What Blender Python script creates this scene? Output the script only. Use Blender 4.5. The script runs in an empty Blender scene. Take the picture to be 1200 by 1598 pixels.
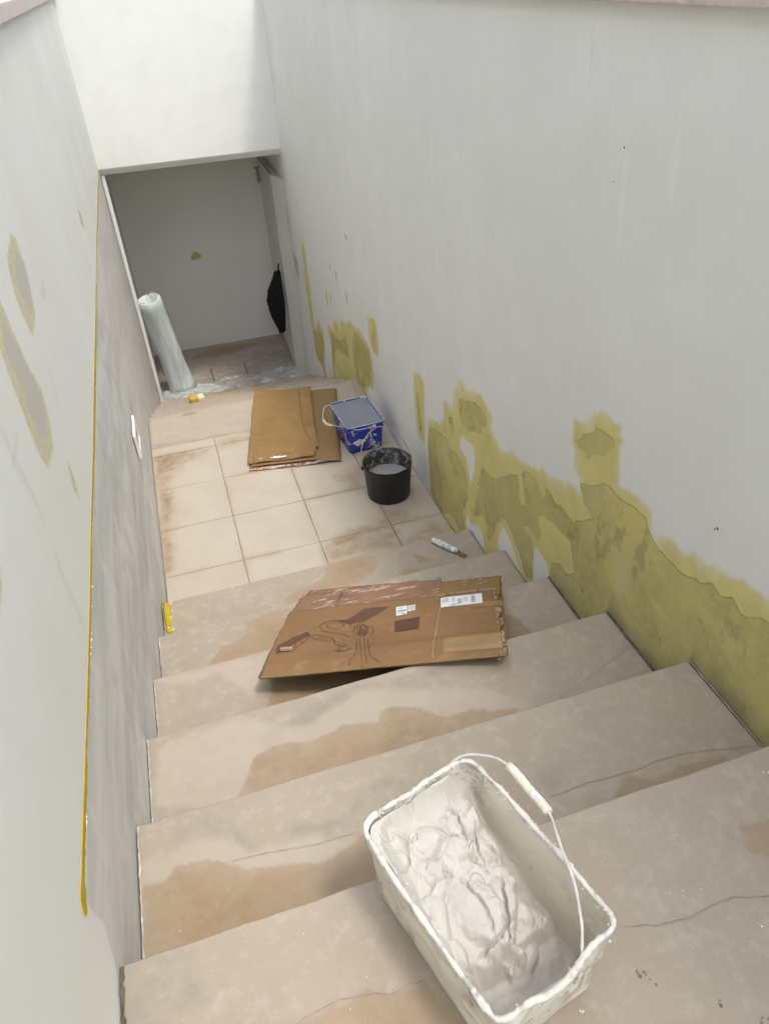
import bpy, bmesh, math, random
import numpy as np
from mathutils import Vector, Matrix

random.seed(7)
rng = np.random.default_rng(11)
scene = bpy.context.scene
COL = scene.collection

# ------------------------------------------------------------------ camera
cam_data = bpy.data.cameras.new('camera')
cam = bpy.data.objects.new('camera', cam_data)
COL.objects.link(cam)
cam_data.sensor_fit = 'VERTICAL'
cam_data.sensor_height = 36.0
cam_data.lens = 36.0 * 1144.38 / 1598.0
cam_data.clip_start = 0.02
cam_data.clip_end = 500.0
CR = ((0.95305, -0.29827, -0.05220), (-0.22004, -0.56376, -0.79609), (0.20802, 0.77020, -0.60292))
cam.matrix_world = Matrix(((CR[0][0], -CR[1][0], -CR[2][0], 0.3615),
                           (CR[0][1], -CR[1][1], -CR[2][1], -2.6243),
                           (CR[0][2], -CR[1][2], -CR[2][2], 2.4510),
                           (0, 0, 0, 1)))
scene.camera = cam

# ------------------------------------------------------------------ light
SUN = Vector((0.228, -0.36, 1.0)).normalized()
world = bpy.data.worlds.new('World')
scene.world = world
world.use_nodes = True
wn = world.node_tree
for n in list(wn.nodes):
    wn.nodes.remove(n)
sky = wn.nodes.new('ShaderNodeTexSky')
sky.sky_type = 'NISHITA'
sky.sun_disc = False
sky.sun_elevation = math.asin(SUN.z)
sky.sun_rotation = math.atan2(SUN.x, SUN.y)
sky.air_density = 1.0
sky.dust_density = 1.0
sky.ozone_density = 1.0
hsv = wn.nodes.new('ShaderNodeHueSaturation')      # thin high cloud: a paler sky
hsv.inputs['Saturation'].default_value = 0.27
bg = wn.nodes.new('ShaderNodeBackground')
bg.inputs['Strength'].default_value = 0.15
wo = wn.nodes.new('ShaderNodeOutputWorld')
wn.links.new(sky.outputs[0], hsv.inputs['Color'])
wn.links.new(hsv.outputs[0], bg.inputs['Color'])
wn.links.new(bg.outputs[0], wo.inputs['Surface'])

sun_data = bpy.data.lights.new('sun', 'SUN')
sun_data.energy = 0.68
sun_data.angle = math.radians(10)
sun_data.color = (1.0, 0.95, 0.85)
sun = bpy.data.objects.new('sun', sun_data)
COL.objects.link(sun)
sun.rotation_euler = SUN.to_track_quat('Z', 'Y').to_euler()
sun.location = (3, -4, 8)

scene.view_settings.view_transform = 'Standard'
scene.view_settings.look = 'None'
scene.view_settings.exposure = 1.7
scene.view_settings.gamma = 1.0
scene.cycles.max_bounces = 7
scene.cycles.diffuse_bounces = 4
scene.cycles.glossy_bounces = 2
scene.cycles.use_adaptive_sampling = True
scene.cycles.adaptive_threshold = 0.04
scene.cycles.adaptive_min_samples = 16
scene.cycles.use_denoising = True
scene.cycles.transparent_max_bounces = 12

# ------------------------------------------------------------------ measured outlines (metres)
# stair axis: x across (left wall 0, right wall W), y down the flight, z up (landing 0)
W, RISE, GOING = 1.502, 0.17, 0.3844
LAND_END, END_Y, LINTEL = 2.1286, 4.1935, 1.2
FLOOR_Z, BACK_Y, COPE_Z = -1.02, 5.58, 2.34
R_PRIMER = [[(0.813,0.657),(0.749,0.681),(0.682,0.692),(0.633,0.666),(0.635,0.566),(0.647,0.432),(0.648,0.334),(0.674,0.282),(0.732,0.276),(0.778,0.297),(0.803,0.375),(0.819,0.474),(0.824,0.575)],[(0.216,-0.035),(0.362,-0.027),(0.46,-0.028),(0.568,0.006),(0.586,0.073),(0.595,0.218),(0.606,0.322),(0.597,0.415),(0.582,0.503),(0.53,0.512),(0.456,0.539),(0.402,0.547),(0.385,0.593),(0.358,0.608),(0.355,0.709),(0.308,0.717),(0.244,0.715),(0.226,0.765),(0.224,0.847),(0.176,0.874),(0.16,0.921),(0.119,0.932),(0.053,0.917),(-0.008,0.945),(-0.083,0.959),(-0.143,0.94),(-0.19,0.929),(-0.213,0.902),(-0.202,0.863),(-0.238,0.835),(-0.295,0.814),(-0.409,0.868),(-0.496,0.872),(-0.553,0.891),(-0.619,0.907),(-0.643,0.934),(-0.692,0.934),(-0.715,0.956),(-0.786,0.971),(-0.866,0.998),(-0.891,0.994),(-0.889,1.046),(-0.861,1.053),(-0.848,1.085),(-0.848,1.117),(-0.819,1.147),(-0.809,1.195),(-0.806,1.235),(-0.876,1.256),(-0.908,1.307),(-0.955,1.331),(-0.999,1.336),(-1.044,1.333),(-1.068,1.348),(-1.071,1.312),(-1.092,1.307),(-1.076,1.274),(-1.079,1.24),(-1.101,1.154),(-1.132,1.163),(-1.223,1.177),(-1.272,1.169),(-1.29,1.117),(-1.349,1.143),(-1.403,1.146),(-1.435,1.157),(-1.494,1.183),(-1.538,1.193),(-1.589,1.202),(-1.646,1.224),(-1.709,1.239),(-1.878,1.29),(-2.084,0.788),(-1.786,0.714),(-1.376,0.586),(-0.906,0.428),(-0.478,0.26),(-0.018,0.084)],[(3.728,0.545),(3.625,0.543),(3.622,0.474),(3.626,0.312),(3.594,0.175),(3.594,0.053),(3.587,-0.098),(3.583,-0.176),(3.394,-0.035),(3.296,-0.035),(3.197,-0.072),(3.198,-0.205),(3.31,-0.423),(3.277,-0.53),(3.365,-0.55),(3.435,-0.478),(3.628,-0.49),(3.673,-0.405),(3.692,-0.269),(3.758,-0.143),(3.776,-0.012),(3.8,0.106),(3.779,0.264),(3.771,0.395)],[(2.962,0.094),(2.794,0.124),(2.724,0.22),(2.607,0.273),(2.543,0.231),(2.498,0.314),(2.284,0.371),(2.198,0.42),(2.058,0.428),(1.944,0.457),(1.821,0.44),(1.702,0.422),(1.648,0.343),(1.633,0.244),(1.67,0.126),(1.774,0.108),(1.847,0.016),(1.968,-0.044),(2.971,-0.427),(2.946,-0.222),(2.923,-0.072),(2.998,0.008)],[(1.704,0.622),(1.551,0.686),(1.49,0.662),(1.471,0.533),(1.503,0.428),(1.608,0.419),(1.691,0.471)],[(2.941,0.395),(2.881,0.399),(2.866,0.286),(2.917,0.264),(2.946,0.326)]]
R_WHITE = [[(0.11,0.65),(0.05,0.657),(-0.023,0.669),(-0.037,0.617),(-0.034,0.554),(-0.02,0.474),(0.015,0.443),(0.035,0.495),(0.067,0.555),(0.133,0.562),(0.143,0.581)],[(0.034,0.254),(-0.004,0.203),(-0.113,0.274),(-0.148,0.241),(-0.197,0.14),(0.028,0.13),(0.066,0.16)],[(-0.348,0.447),(-0.391,0.448),(-0.451,0.416),(-0.574,0.311),(-0.363,0.299),(-0.311,0.295),(-0.331,0.395)],[(-0.645,0.56),(-0.711,0.562),(-0.748,0.549),(-0.778,0.509),(-0.725,0.403),(-0.661,0.378),(-0.639,0.467)]]
R_BARE = [[(0.758,0.56),(0.732,0.518),(0.713,0.458),(0.693,0.407),(0.692,0.354),(0.722,0.324),(0.749,0.367),(0.768,0.438),(0.774,0.505)],[(0.587,0.429),(0.521,0.461),(0.448,0.481),(0.367,0.509),(0.26,0.488),(0.168,0.502),(0.087,0.487),(0.05,0.437),(0.037,0.346),(0.061,0.278),(0.105,0.204),(0.056,0.14),(0.129,0.054),(0.188,0.071),(0.268,0.079),(0.394,-0.011),(0.471,-0.016),(0.561,0.011),(0.573,0.1),(0.589,0.24),(0.603,0.323)],[(0.157,0.807),(0.035,0.869),(-0.042,0.894),(-0.117,0.892),(-0.157,0.852),(-0.109,0.804),(-0.081,0.761),(-0.019,0.755),(0.028,0.714),(0.094,0.707),(0.138,0.729),(0.156,0.771)],[(0.293,0.65),(0.243,0.673),(0.219,0.639),(0.233,0.588),(0.27,0.595)],[(-0.838,1.162),(-0.869,1.199),(-0.929,1.24),(-0.93,1.262),(-0.973,1.279),(-1.025,1.279),(-1.06,1.271),(-1.014,1.23),(-1.009,1.205),(-0.945,1.171),(-0.917,1.128),(-0.904,1.158),(-0.861,1.148)],[(-0.114,0.615),(-0.168,0.615),(-0.221,0.615),(-0.296,0.667),(-0.373,0.727),(-0.397,0.752),(-0.463,0.791),(-0.475,0.748),(-0.474,0.706),(-0.498,0.673),(-0.524,0.67),(-0.53,0.716),(-0.51,0.77),(-0.486,0.809),(-0.512,0.839),(-0.569,0.861),(-0.611,0.856),(-0.642,0.838),(-0.664,0.807),(-0.685,0.847),(-0.667,0.855),(-0.68,0.879),(-0.715,0.867),(-0.76,0.854),(-0.82,0.871),(-0.838,0.857),(-0.888,0.858),(-0.939,0.908),(-0.974,0.93),(-0.995,0.953),(-0.972,0.97),(-0.939,0.972),(-0.9,1.028),(-0.947,1.051),(-0.989,1.087),(-1.039,1.127),(-1.076,1.121),(-1.132,1.121),(-1.213,1.14),(-1.245,1.134),(-1.262,1.109),(-1.307,1.091),(-1.368,1.08),(-1.423,1.081),(-1.429,1.076),(-1.508,1.11),(-1.546,1.136),(-1.58,1.123),(-1.606,1.153),(-1.65,1.129),(-1.693,1.16),(-1.729,1.185),(-1.9,1.236),(-2.084,0.788),(-1.786,0.714),(-1.376,0.586),(-0.906,0.428),(-0.774,0.478),(-0.777,0.579),(-0.786,0.597),(-0.833,0.626),(-0.893,0.619),(-0.934,0.671),(-0.917,0.715),(-0.876,0.776),(-0.841,0.766),(-0.755,0.761),(-0.691,0.747),(-0.651,0.712),(-0.678,0.656),(-0.67,0.594),(-0.618,0.618),(-0.534,0.592),(-0.562,0.576),(-0.619,0.569),(-0.652,0.394),(-0.594,0.352),(-0.533,0.411),(-0.459,0.461),(-0.4,0.493),(-0.342,0.497),(-0.293,0.407),(-0.27,0.317),(-0.212,0.264),(-0.191,0.331),(-0.14,0.361),(-0.027,0.272),(-0.009,0.293),(-0.057,0.352),(-0.07,0.419),(-0.098,0.501),(-0.059,0.475),(-0.103,0.543)],[(3.68,-0.244),(3.29,-0.109),(3.234,-0.201),(3.335,-0.433),(3.316,-0.527),(3.435,-0.478),(3.601,-0.479),(3.667,-0.392)],[(2.884,0.071),(2.782,0.067),(2.569,0.11),(2.38,0.213),(2.298,0.189),(2.303,0.078),(2.467,0.041),(2.605,0.008),(2.746,-0.016),(2.84,-0.128),(2.948,-0.367),(2.923,-0.118)],[(2.098,0.381),(1.908,0.397),(1.733,0.395),(1.676,0.323),(1.744,0.13),(1.954,0.013),(2.118,0.019),(2.175,0.118),(2.166,0.244)],[(1.567,0.612),(1.529,0.579),(1.574,0.469),(1.632,0.523)]]
R_STREAK = [[(-1.323,0.907),(-1.389,0.912),(-1.441,0.892),(-1.4,0.876),(-1.349,0.884)],[(-1.075,0.858),(-1.11,0.861),(-1.185,0.834),(-1.214,0.809),(-1.172,0.797),(-1.109,0.819)],[(-1.208,0.745),(-1.289,0.77),(-1.353,0.765),(-1.271,0.718)],[(-0.969,0.955),(-1.02,0.929),(-1.085,0.915),(-1.058,0.902),(-0.996,0.92)],[(-1.117,0.911),(-1.237,0.892),(-1.184,0.88)]]
R_GREY = [[(4.226,0.313),(4.058,0.282),(4.078,0.092),(4.194,0.133),(4.249,0.215)],[(4.493,-0.277),(4.342,-0.319),(4.371,-0.567),(4.515,-0.483)],[(2.149,1.039),(2.082,1.027),(2.088,0.992),(2.133,1.007)],[(2.522,0.685),(2.485,0.656),(2.493,0.585),(2.525,0.627)],[(2.783,0.424),(2.745,0.388),(2.748,0.329),(2.791,0.363)],[(2.274,0.623),(2.222,0.593),(2.209,0.526),(2.259,0.565)],[(2.702,0.672),(2.662,0.661),(2.665,0.622),(2.694,0.644)]]
L_PRIMER = [[(-0.483,1.938),(-0.446,1.904),(-0.458,1.844),(-0.492,1.79),(-0.553,1.737),(-0.683,1.738),(-0.713,1.797),(-0.711,1.849),(-0.68,1.897),(-0.641,1.922)],[(-0.889,1.897),(-0.879,1.873),(-0.872,1.799),(-0.854,1.724),(-0.809,1.647),(-0.85,1.584),(-0.922,1.538),(-1.046,1.562),(-1.072,1.619),(-1.065,1.706),(-1.059,1.789),(-1.046,1.844),(-1.042,1.895),(-0.94,1.909)],[(-0.824,1.444),(-0.806,1.394),(-0.844,1.33),(-0.872,1.388)],[(-1.592,1.73),(-1.574,1.703),(-1.616,1.687),(-1.68,1.674),(-1.709,1.695)],[(1.499,1.532),(1.6,1.479),(1.549,1.414),(1.428,1.477)]]
L_GREY = [[(-0.51,1.899),(-0.442,1.847),(-0.507,1.787),(-0.588,1.758),(-0.64,1.824),(-0.607,1.875)],[(-0.927,1.877),(-0.915,1.845),(-0.873,1.74),(-0.834,1.642),(-0.913,1.584),(-1.004,1.611),(-1.007,1.691),(-0.999,1.768),(-1.012,1.836)],[(1.508,1.523),(1.6,1.479),(1.535,1.424),(1.437,1.478)]]
L_SCUFF = [[(-1.263,1.791),(-1.247,1.756),(-1.241,1.684),(-1.226,1.607),(-1.232,1.541),(-1.249,1.557),(-1.257,1.628),(-1.279,1.7),(-1.278,1.764)],[(-1.249,1.479),(-1.257,1.417),(-1.264,1.285),(-1.278,1.25),(-1.285,1.295),(-1.283,1.434)],[(-0.619,1.609),(-0.645,1.567),(-0.666,1.514),(-0.668,1.552)]]
L_SKIM = [[(4.3,1.19),(0.85,1.2),(-0.77,1.224),(-1.49,1.226),(-1.9,1.215),(-1.885,1.111),(-1.91,1.066),(-1.932,1.034),(-1.982,1.029),(-2.3,0.5),(4.3,-1.3)]]
T_TAN = [[[(0.528,-0.208),(0.554,-0.152),(0.618,-0.131),(0.64,-0.14),(0.716,-0.099),(0.785,-0.006),(0.881,-0.002),(1.001,-0.028),(0.999,-0.087),(0.951,-0.141),(0.875,-0.191),(0.751,-0.204),(0.659,-0.214)],[(1.07,-0.178),(1.147,-0.175),(1.165,-0.201),(1.088,-0.215)],[(1.185,-0.08),(1.233,-0.137),(1.186,-0.153)]],[[(0.353,-0.426),(0.479,-0.405),(0.641,-0.435),(0.78,-0.426),(0.832,-0.486),(0.528,-0.645),(0.404,-0.635),(0.28,-0.64),(0.172,-0.626),(0.202,-0.578),(0.239,-0.531),(0.29,-0.523),(0.317,-0.515)]],[[(0.353,-1.034),(0.385,-0.933),(0.398,-0.848),(0.616,-0.866),(0.804,-0.87),(1.04,-0.891),(1.264,-0.898),(1.308,-0.939),(1.302,-1.004),(1.189,-1.059),(0.736,-1.088)]],[[(0.221,-1.435),(0.262,-1.368),(0.289,-1.322),(0.35,-1.29),(0.449,-1.316),(0.562,-1.3),(0.656,-1.325),(0.673,-1.295),(0.725,-1.291),(0.786,-1.318),(0.855,-1.365),(0.966,-1.387),(1.068,-1.412),(1.015,-1.457),(0.444,-1.473)]],[[(0.004,-1.679),(0.058,-1.686),(0.078,-1.659),(0.133,-1.672),(0.204,-1.702),(0.22,-1.722),(0.286,-1.737),(0.323,-1.743),(0.406,-1.765),(0.455,-1.754),(0.505,-1.738),(0.613,-1.741),(0.688,-1.791),(0.506,-1.881),(-0.006,-1.914)],[(1.062,-1.854),(1.132,-1.798),(1.169,-1.811),(1.201,-1.831),(1.283,-1.812),(1.335,-1.817),(1.398,-1.835),(1.328,-1.868),(1.14,-1.864)]],[[(0.29,-2.117),(0.325,-2.108),(0.365,-2.107),(0.423,-2.114),(0.455,-2.125),(0.512,-2.122),(0.564,-2.225),(0.417,-2.196)],[(1.218,-2.065),(1.274,-2.065),(1.3,-2.089),(1.227,-2.14),(1.201,-2.103)],[(-0.008,-1.911),(0.009,-1.95),(0.017,-2.034),(-0.02,-2.022)]]]
T_WASH = [[],[],[[(0.003,-0.766),(0.232,-0.788),(0.399,-0.771),(0.381,-0.903),(0.316,-0.965),(0.228,-0.817),(0.064,-0.818)]],[[(0.149,-1.175),(0.262,-1.172),(0.326,-1.19),(0.389,-1.255),(0.463,-1.256),(0.554,-1.235),(0.627,-1.185),(0.796,-1.251),(1.001,-1.31),(1.059,-1.364),(1.097,-1.415),(1.041,-1.467),(0.223,-1.445),(0.009,-1.381),(0.019,-1.196)]],[[(0.006,-1.641),(0.074,-1.637),(0.139,-1.608),(0.2,-1.639),(0.256,-1.693),(0.346,-1.69),(0.384,-1.696),(0.473,-1.733),(0.503,-1.744),(0.429,-1.779),(0.219,-1.727),(0.071,-1.677),(0.01,-1.688)]],[]]
T_GREY = [[],[],[[(0.253,-1.103),(0.406,-1.06),(0.575,-1.03),(0.548,-1.117),(0.393,-1.127)]],[[(0.384,-1.238),(0.479,-1.187),(0.622,-1.172),(0.92,-1.199),(0.896,-1.26),(0.627,-1.185),(0.553,-1.235),(0.463,-1.256)]],[[(0.082,-1.613),(0.097,-1.582),(0.124,-1.563),(0.177,-1.559),(0.221,-1.581),(0.241,-1.625),(0.257,-1.687),(0.239,-1.68),(0.219,-1.639),(0.191,-1.611),(0.14,-1.601),(0.101,-1.605),(0.084,-1.627)],[(0.326,-1.661),(0.392,-1.662),(0.455,-1.677),(0.497,-1.647),(0.538,-1.623),(0.598,-1.612),(0.634,-1.633),(0.606,-1.631),(0.555,-1.637),(0.497,-1.67),(0.48,-1.708),(0.419,-1.715),(0.386,-1.686),(0.348,-1.683),(0.327,-1.69)],[(0.95,-1.718),(1.004,-1.729),(0.992,-1.773),(0.955,-1.78),(0.939,-1.755)]],[[(0.003,-1.926),(0.129,-1.934),(0.153,-2.029),(0.054,-2.037),(0.006,-2.021)]]]
T_CRACK = [[],[],[[(1.25,-1.008),(1.333,-0.972),(1.418,-0.934),(1.488,-0.921)]],[[(1.187,-1.422),(1.244,-1.397),(1.316,-1.374),(1.399,-1.345),(1.497,-1.307)]],[[(0.205,-1.696),(0.28,-1.702),(0.378,-1.718),(0.483,-1.722)],[(0.944,-1.787),(1.042,-1.783),(1.123,-1.787),(1.182,-1.791),(1.232,-1.785),(1.316,-1.789),(1.494,-1.831)]],[[(0.261,-2.117),(0.29,-2.113),(0.326,-2.104),(0.367,-2.101),(0.424,-2.11),(0.455,-2.123),(0.489,-2.117),(0.513,-2.118)],[(0.887,-2.15),(0.944,-2.167),(1.015,-2.176),(1.049,-2.17),(1.103,-2.17),(1.171,-2.189)]]]
TILE_DIRT = [[(0.031,1.593),(0.384,1.569),(0.324,1.491),(0.187,1.448),(0.119,1.317),(0.07,1.186),(0.012,1.208)],[(0.03,1.172),(0.09,1.148),(0.093,0.978),(0.06,0.832),(0.06,0.634),(0.038,0.436),(0.01,0.425),(0.007,0.654),(0.017,0.901)],[(0.836,0.372),(0.982,0.425),(1.216,0.448),(1.201,0.377),(1.04,0.366),(0.873,0.346)],[(1.056,0.943),(1.177,1.018),(1.23,0.997),(1.167,0.78),(1.08,0.786)],[(1.2,0.545),(1.331,0.468),(1.389,0.367),(1.222,0.369),(1.199,0.467)],[(0.446,1.65),(0.621,1.65),(0.611,1.582),(0.449,1.543)],[(1.242,0.205),(1.417,0.357),(1.49,0.228),(1.461,0.191)],[(0.833,0.361),(1.224,0.331),(1.196,0.199),(0.808,0.2)]]
TILE_HEAVY = [[(0.031,1.593),(0.232,1.58),(0.141,1.499),(0.084,1.393),(0.021,1.356)],[(0.045,1.166),(0.085,1.136),(0.074,0.986),(0.042,0.891)],[(0.028,0.694),(0.053,0.637),(0.034,0.438),(0.015,0.445)],[(0.873,0.346),(1.042,0.372),(1.195,0.38),(1.187,0.365),(1.049,0.345),(0.883,0.328)]]
CB_O = (0.3561,-0.9631,0.626)
CB_E1 = (0.92128,-0.35567,0.15731)
CB_E2 = (0.38891,0.84255,-0.37265)
CB_N = (0.0,0.40449,0.91454)
CB_LINES = [[(0.1477,0.2872),(0.1402,0.2971),(0.135,0.3076),(0.1324,0.3182),(0.1325,0.3284),(0.1353,0.3376),(0.1409,0.3456),(0.1488,0.3518),(0.1587,0.356),(0.1702,0.3579),(0.1827,0.3575),(0.1956,0.3548),(0.2083,0.35),(0.2201,0.3432),(0.2306,0.3348),(0.2392,0.3252),(0.2457,0.3149),(0.2496,0.3044),(0.2509,0.2941),(0.2496,0.2845),(0.2456,0.276)],[(0.2231,0.3109),(0.2233,0.3031),(0.2204,0.2964),(0.2146,0.2914),(0.2065,0.2885),(0.1969,0.288),(0.1866,0.2901),(0.1768,0.2944),(0.1682,0.3006),(0.1618,0.3081),(0.1583,0.3162),(0.1579,0.3241),(0.1607,0.3309),(0.1666,0.3361),(0.1748,0.3391),(0.1846,0.3395),(0.195,0.3374),(0.205,0.3329),(0.2135,0.3265),(0.2198,0.319),(0.2231,0.3109)],[(0.1292,0.3166),(0.1292,0.3236),(0.1302,0.3302),(0.1322,0.3365),(0.1352,0.3422),(0.1392,0.3473),(0.144,0.3518),(0.1496,0.3554),(0.1559,0.3583),(0.1628,0.3603),(0.1703,0.3613),(0.1781,0.3615),(0.1862,0.3607),(0.1944,0.3591),(0.2026,0.3565),(0.2107,0.3532),(0.2185,0.349),(0.2259,0.3442),(0.2329,0.3387),(0.2393,0.3327),(0.245,0.3262)],[(0.0566,0.164),(0.0734,0.2323),(0.095,0.2719),(0.1306,0.3244)],[(0.0839,0.1482),(0.0977,0.1837),(0.1109,0.2238),(0.1182,0.2486)],[(0.0397,0.2399),(0.0498,0.2464),(0.0754,0.1801),(0.0768,0.1464)],[(0.0734,0.2323),(0.0963,0.1891)],[(0.095,0.2719),(0.1128,0.2321)],[(0.1254,0.2381),(0.1277,0.2518),(0.1908,0.2144),(0.1988,0.1954),(0.1935,0.1846),(0.1308,0.2158),(0.1254,0.2381)],[(0.1417,0.2256),(0.1806,0.208)],[(0.141,0.2793),(0.1938,0.2543),(0.2377,0.2299),(0.267,0.1971)],[(0.1989,0.2126),(0.2225,0.1731),(0.2597,0.1565),(0.2726,0.1873)],[(0.2087,0.1846),(0.2337,0.1374),(0.2709,0.1375)],[(0.3227,0.2309),(0.3225,0.2168),(0.3203,0.2057),(0.3164,0.1987),(0.3112,0.1962),(0.3051,0.1986),(0.2987,0.2057),(0.2926,0.2168),(0.2874,0.2309),(0.2836,0.2467),(0.2816,0.2627),(0.2816,0.2773),(0.2837,0.289),(0.2876,0.2966),(0.293,0.2991),(0.2994,0.2965),(0.306,0.2889),(0.3122,0.2772),(0.3173,0.2626),(0.3209,0.2466),(0.3227,0.2309)],[(0.2751,0.2271),(0.2722,0.2369),(0.2699,0.2468),(0.2683,0.2568),(0.2673,0.2664),(0.2671,0.2755),(0.2676,0.2839),(0.2689,0.2912),(0.2708,0.2974),(0.2735,0.3022),(0.2767,0.3056),(0.2804,0.3073),(0.2846,0.3074),(0.2891,0.3059),(0.2937,0.3028),(0.2984,0.2982),(0.3031,0.2922),(0.3075,0.285),(0.3117,0.2768),(0.3155,0.2678),(0.3188,0.2582)],[(0.3161,0.2401),(0.316,0.2299),(0.3147,0.2217),(0.3123,0.2163),(0.3091,0.2141),(0.3053,0.2154),(0.3012,0.2201),(0.2974,0.2277),(0.2941,0.2376),(0.2916,0.2487),(0.2903,0.26),(0.2903,0.2705),(0.2915,0.279),(0.2939,0.2847),(0.2973,0.2869),(0.3012,0.2855),(0.3053,0.2806),(0.3092,0.2727),(0.3125,0.2626),(0.3148,0.2513),(0.3161,0.2401)],[(0.2635,0.2775),(0.2804,0.2918),(0.2968,0.2878)],[(0.2624,0.2418),(0.2757,0.2746)],[(0.2749,0.1953),(0.2858,0.2188),(0.3032,0.2061)],[(0.2831,0.1103),(0.2842,0.1037),(0.2838,0.0973),(0.2821,0.0916),(0.2792,0.0869),(0.2752,0.0836),(0.2704,0.0818),(0.2652,0.0817),(0.2598,0.0833),(0.2547,0.0865),(0.2502,0.091),(0.2466,0.0967),(0.2441,0.103),(0.2429,0.1096),(0.2431,0.1161),(0.2448,0.122),(0.2477,0.1268),(0.2518,0.1302),(0.2566,0.132),(0.262,0.1321),(0.2674,0.1304)],[(0.233,0.1051),(0.248,0.0861),(0.2551,0.1053)],[(0.3002,-0.0152),(0.2973,0.0223),(0.3091,0.0501),(0.3077,0.0973),(0.2907,0.1832)],[(0.2985,0.1899),(0.3228,0.094),(0.3434,-0.0164)],[(0.3181,0.1855),(0.3432,0.0584),(0.3634,-0.0203)],[(0.3297,0.1828),(0.3512,0.088),(0.362,0.0393),(0.3847,0.0195),(0.3961,-0.0005)],[(0.2915,0.1462),(0.303,0.1436)],[(0.3532,0.1523),(0.3568,0.1767),(0.3691,0.179)],[(0.3562,0.1108),(0.3648,0.13)],[(0.313,0.2839),(0.3362,0.2601),(0.3435,0.2141),(0.3375,0.1811)],[(0.2301,0.1547),(0.2503,0.1289)],[(0.2369,0.1953),(0.2531,0.1713)],[(0.2874,0.2791),(0.2937,0.2169)],[(0.2921,0.2743),(0.298,0.2142)],[(0.2968,0.2696),(0.3023,0.2115)],[(0.3015,0.2648),(0.3065,0.2088)],[(0.3062,0.2601),(0.3108,0.206)],[(0.3108,0.2554),(0.315,0.2033)],[(0.3154,0.2507),(0.3193,0.2006)]]
CB_BANDS = [[(0.0097,0.1524),(0.0075,0.1864),(0.0513,0.2408),(0.0916,0.2854),(0.1123,0.2499),(0.0738,0.2009),(0.024,0.1168)],[(0.1893,0.3518),(0.2285,0.3574),(0.2739,0.4453),(0.3188,0.4477),(0.3732,0.4392),(0.3301,0.3744),(0.2908,0.3228),(0.2603,0.3247),(0.2457,0.3095)]]
CB_BARCODE = [(0.4102,0.2969),(0.4984,0.3121),(0.5058,0.2107),(0.4227,0.1991)]
CB_STICKER = [(0.3993,0.4261),(0.4387,0.4338),(0.4491,0.3476),(0.4101,0.3403)]
CB_STICKER2 = [(0.4425,0.4287),(0.4709,0.4332),(0.4765,0.3774),(0.4489,0.371)]
CB_SHIP = [(0.5615,0.4747),(0.7152,0.473),(0.7202,0.3791),(0.5696,0.3764)]
CRUMBS_DARK = [(0.874, -2.228, 0.004, 9, 0.003), (0.877, -2.234, 0.006, 6, 0.002), (0.892, -2.252, 0.002, 3, 0.003), (0.973, -2.312, 0.003, 5, 0.003), (1.024, -2.351, 0.006, 8, 0.003), (1.182, -2.076, 0.01, 3, 0.002)]
CRUMBS_LIGHT = [(0.749, -2.248, 0.003, 5, 0.003), (1.118, -2.227, 0.004, 3, 0.003), (1.34, -1.976, 0.004, 4, 0.004), (1.04, -2.14, 0.02, 6, 0.0015), (0.121, -2.019, 0.05, 6, 0.0015), (0.414, -2.052, 0.06, 8, 0.0013)]

# ------------------------------------------------------------------ helpers
def thing(name, label, cat, loc=(0, 0, 0), rotz=0.0, group=None):
    o = bpy.data.objects.new(name, None)
    COL.objects.link(o)
    o.empty_display_size = 0.1
    o.location = loc
    o.rotation_euler = (0, 0, rotz)
    tag(o, label, cat, group)
    return o

def tag(o, label=None, cat=None, group=None, kind=None):
    if label: o['label'] = label
    if cat: o['category'] = cat
    if group: o['group'] = group
    if kind: o['kind'] = kind
    return o

def obj(name, verts, faces, mat, parent=None, smooth=False, attrs=None, uv=None):
    me = bpy.data.meshes.new(name)
    if isinstance(verts, np.ndarray):
        verts = verts.reshape(-1, 3).tolist()
    me.from_pydata(verts, [], faces)
    if attrs:
        for k, v in attrs.items():
            a = me.attributes.new(k, 'FLOAT', 'POINT')
            a.data.foreach_set('value', np.asarray(v, dtype=np.float32).ravel())
    if smooth:
        me.polygons.foreach_set('use_smooth', [True] * len(me.polygons))
    me.materials.append(mat)
    me.update()
    o = bpy.data.objects.new(name, me)
    COL.objects.link(o)
    if parent is not None:
        o.parent = parent
    return o

def join(*parts):
    V, F = [], []
    for v, f in parts:
        v = v.reshape(-1, 3).tolist() if isinstance(v, np.ndarray) else list(v)
        n = len(V)
        V += v
        F += [tuple(i + n for i in q) for q in f]
    return V, F

def box(x0, x1, y0, y1, z0, z1, bev=0.0, seg=1):
    bm = bmesh.new()
    bmesh.ops.create_cube(bm, size=1.0)
    for v in bm.verts:
        v.co = ((x0 + x1) / 2 + v.co.x * (x1 - x0), (y0 + y1) / 2 + v.co.y * (y1 - y0), (z0 + z1) / 2 + v.co.z * (z1 - z0))
    if bev:
        bmesh.ops.bevel(bm, geom=bm.edges[:], offset=bev, segments=seg, affect='EDGES', profile=0.6)
    return bm_out(bm)

def bm_out(bm):
    bm.verts.index_update()
    V = [tuple(v.co) for v in bm.verts]
    F = [tuple(v.index for v in f.verts) for f in bm.faces]
    bm.free()
    return V, F

def grid_faces(nu, nv, close_u=False, off=0):
    F = []
    for j in range(nv - 1):
        for i in range(nu if close_u else nu - 1):
            i2 = (i + 1) % nu
            F.append((off + j * nu + i, off + j * nu + i2, off + (j + 1) * nu + i2, off + (j + 1) * nu + i))
    return F

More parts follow.
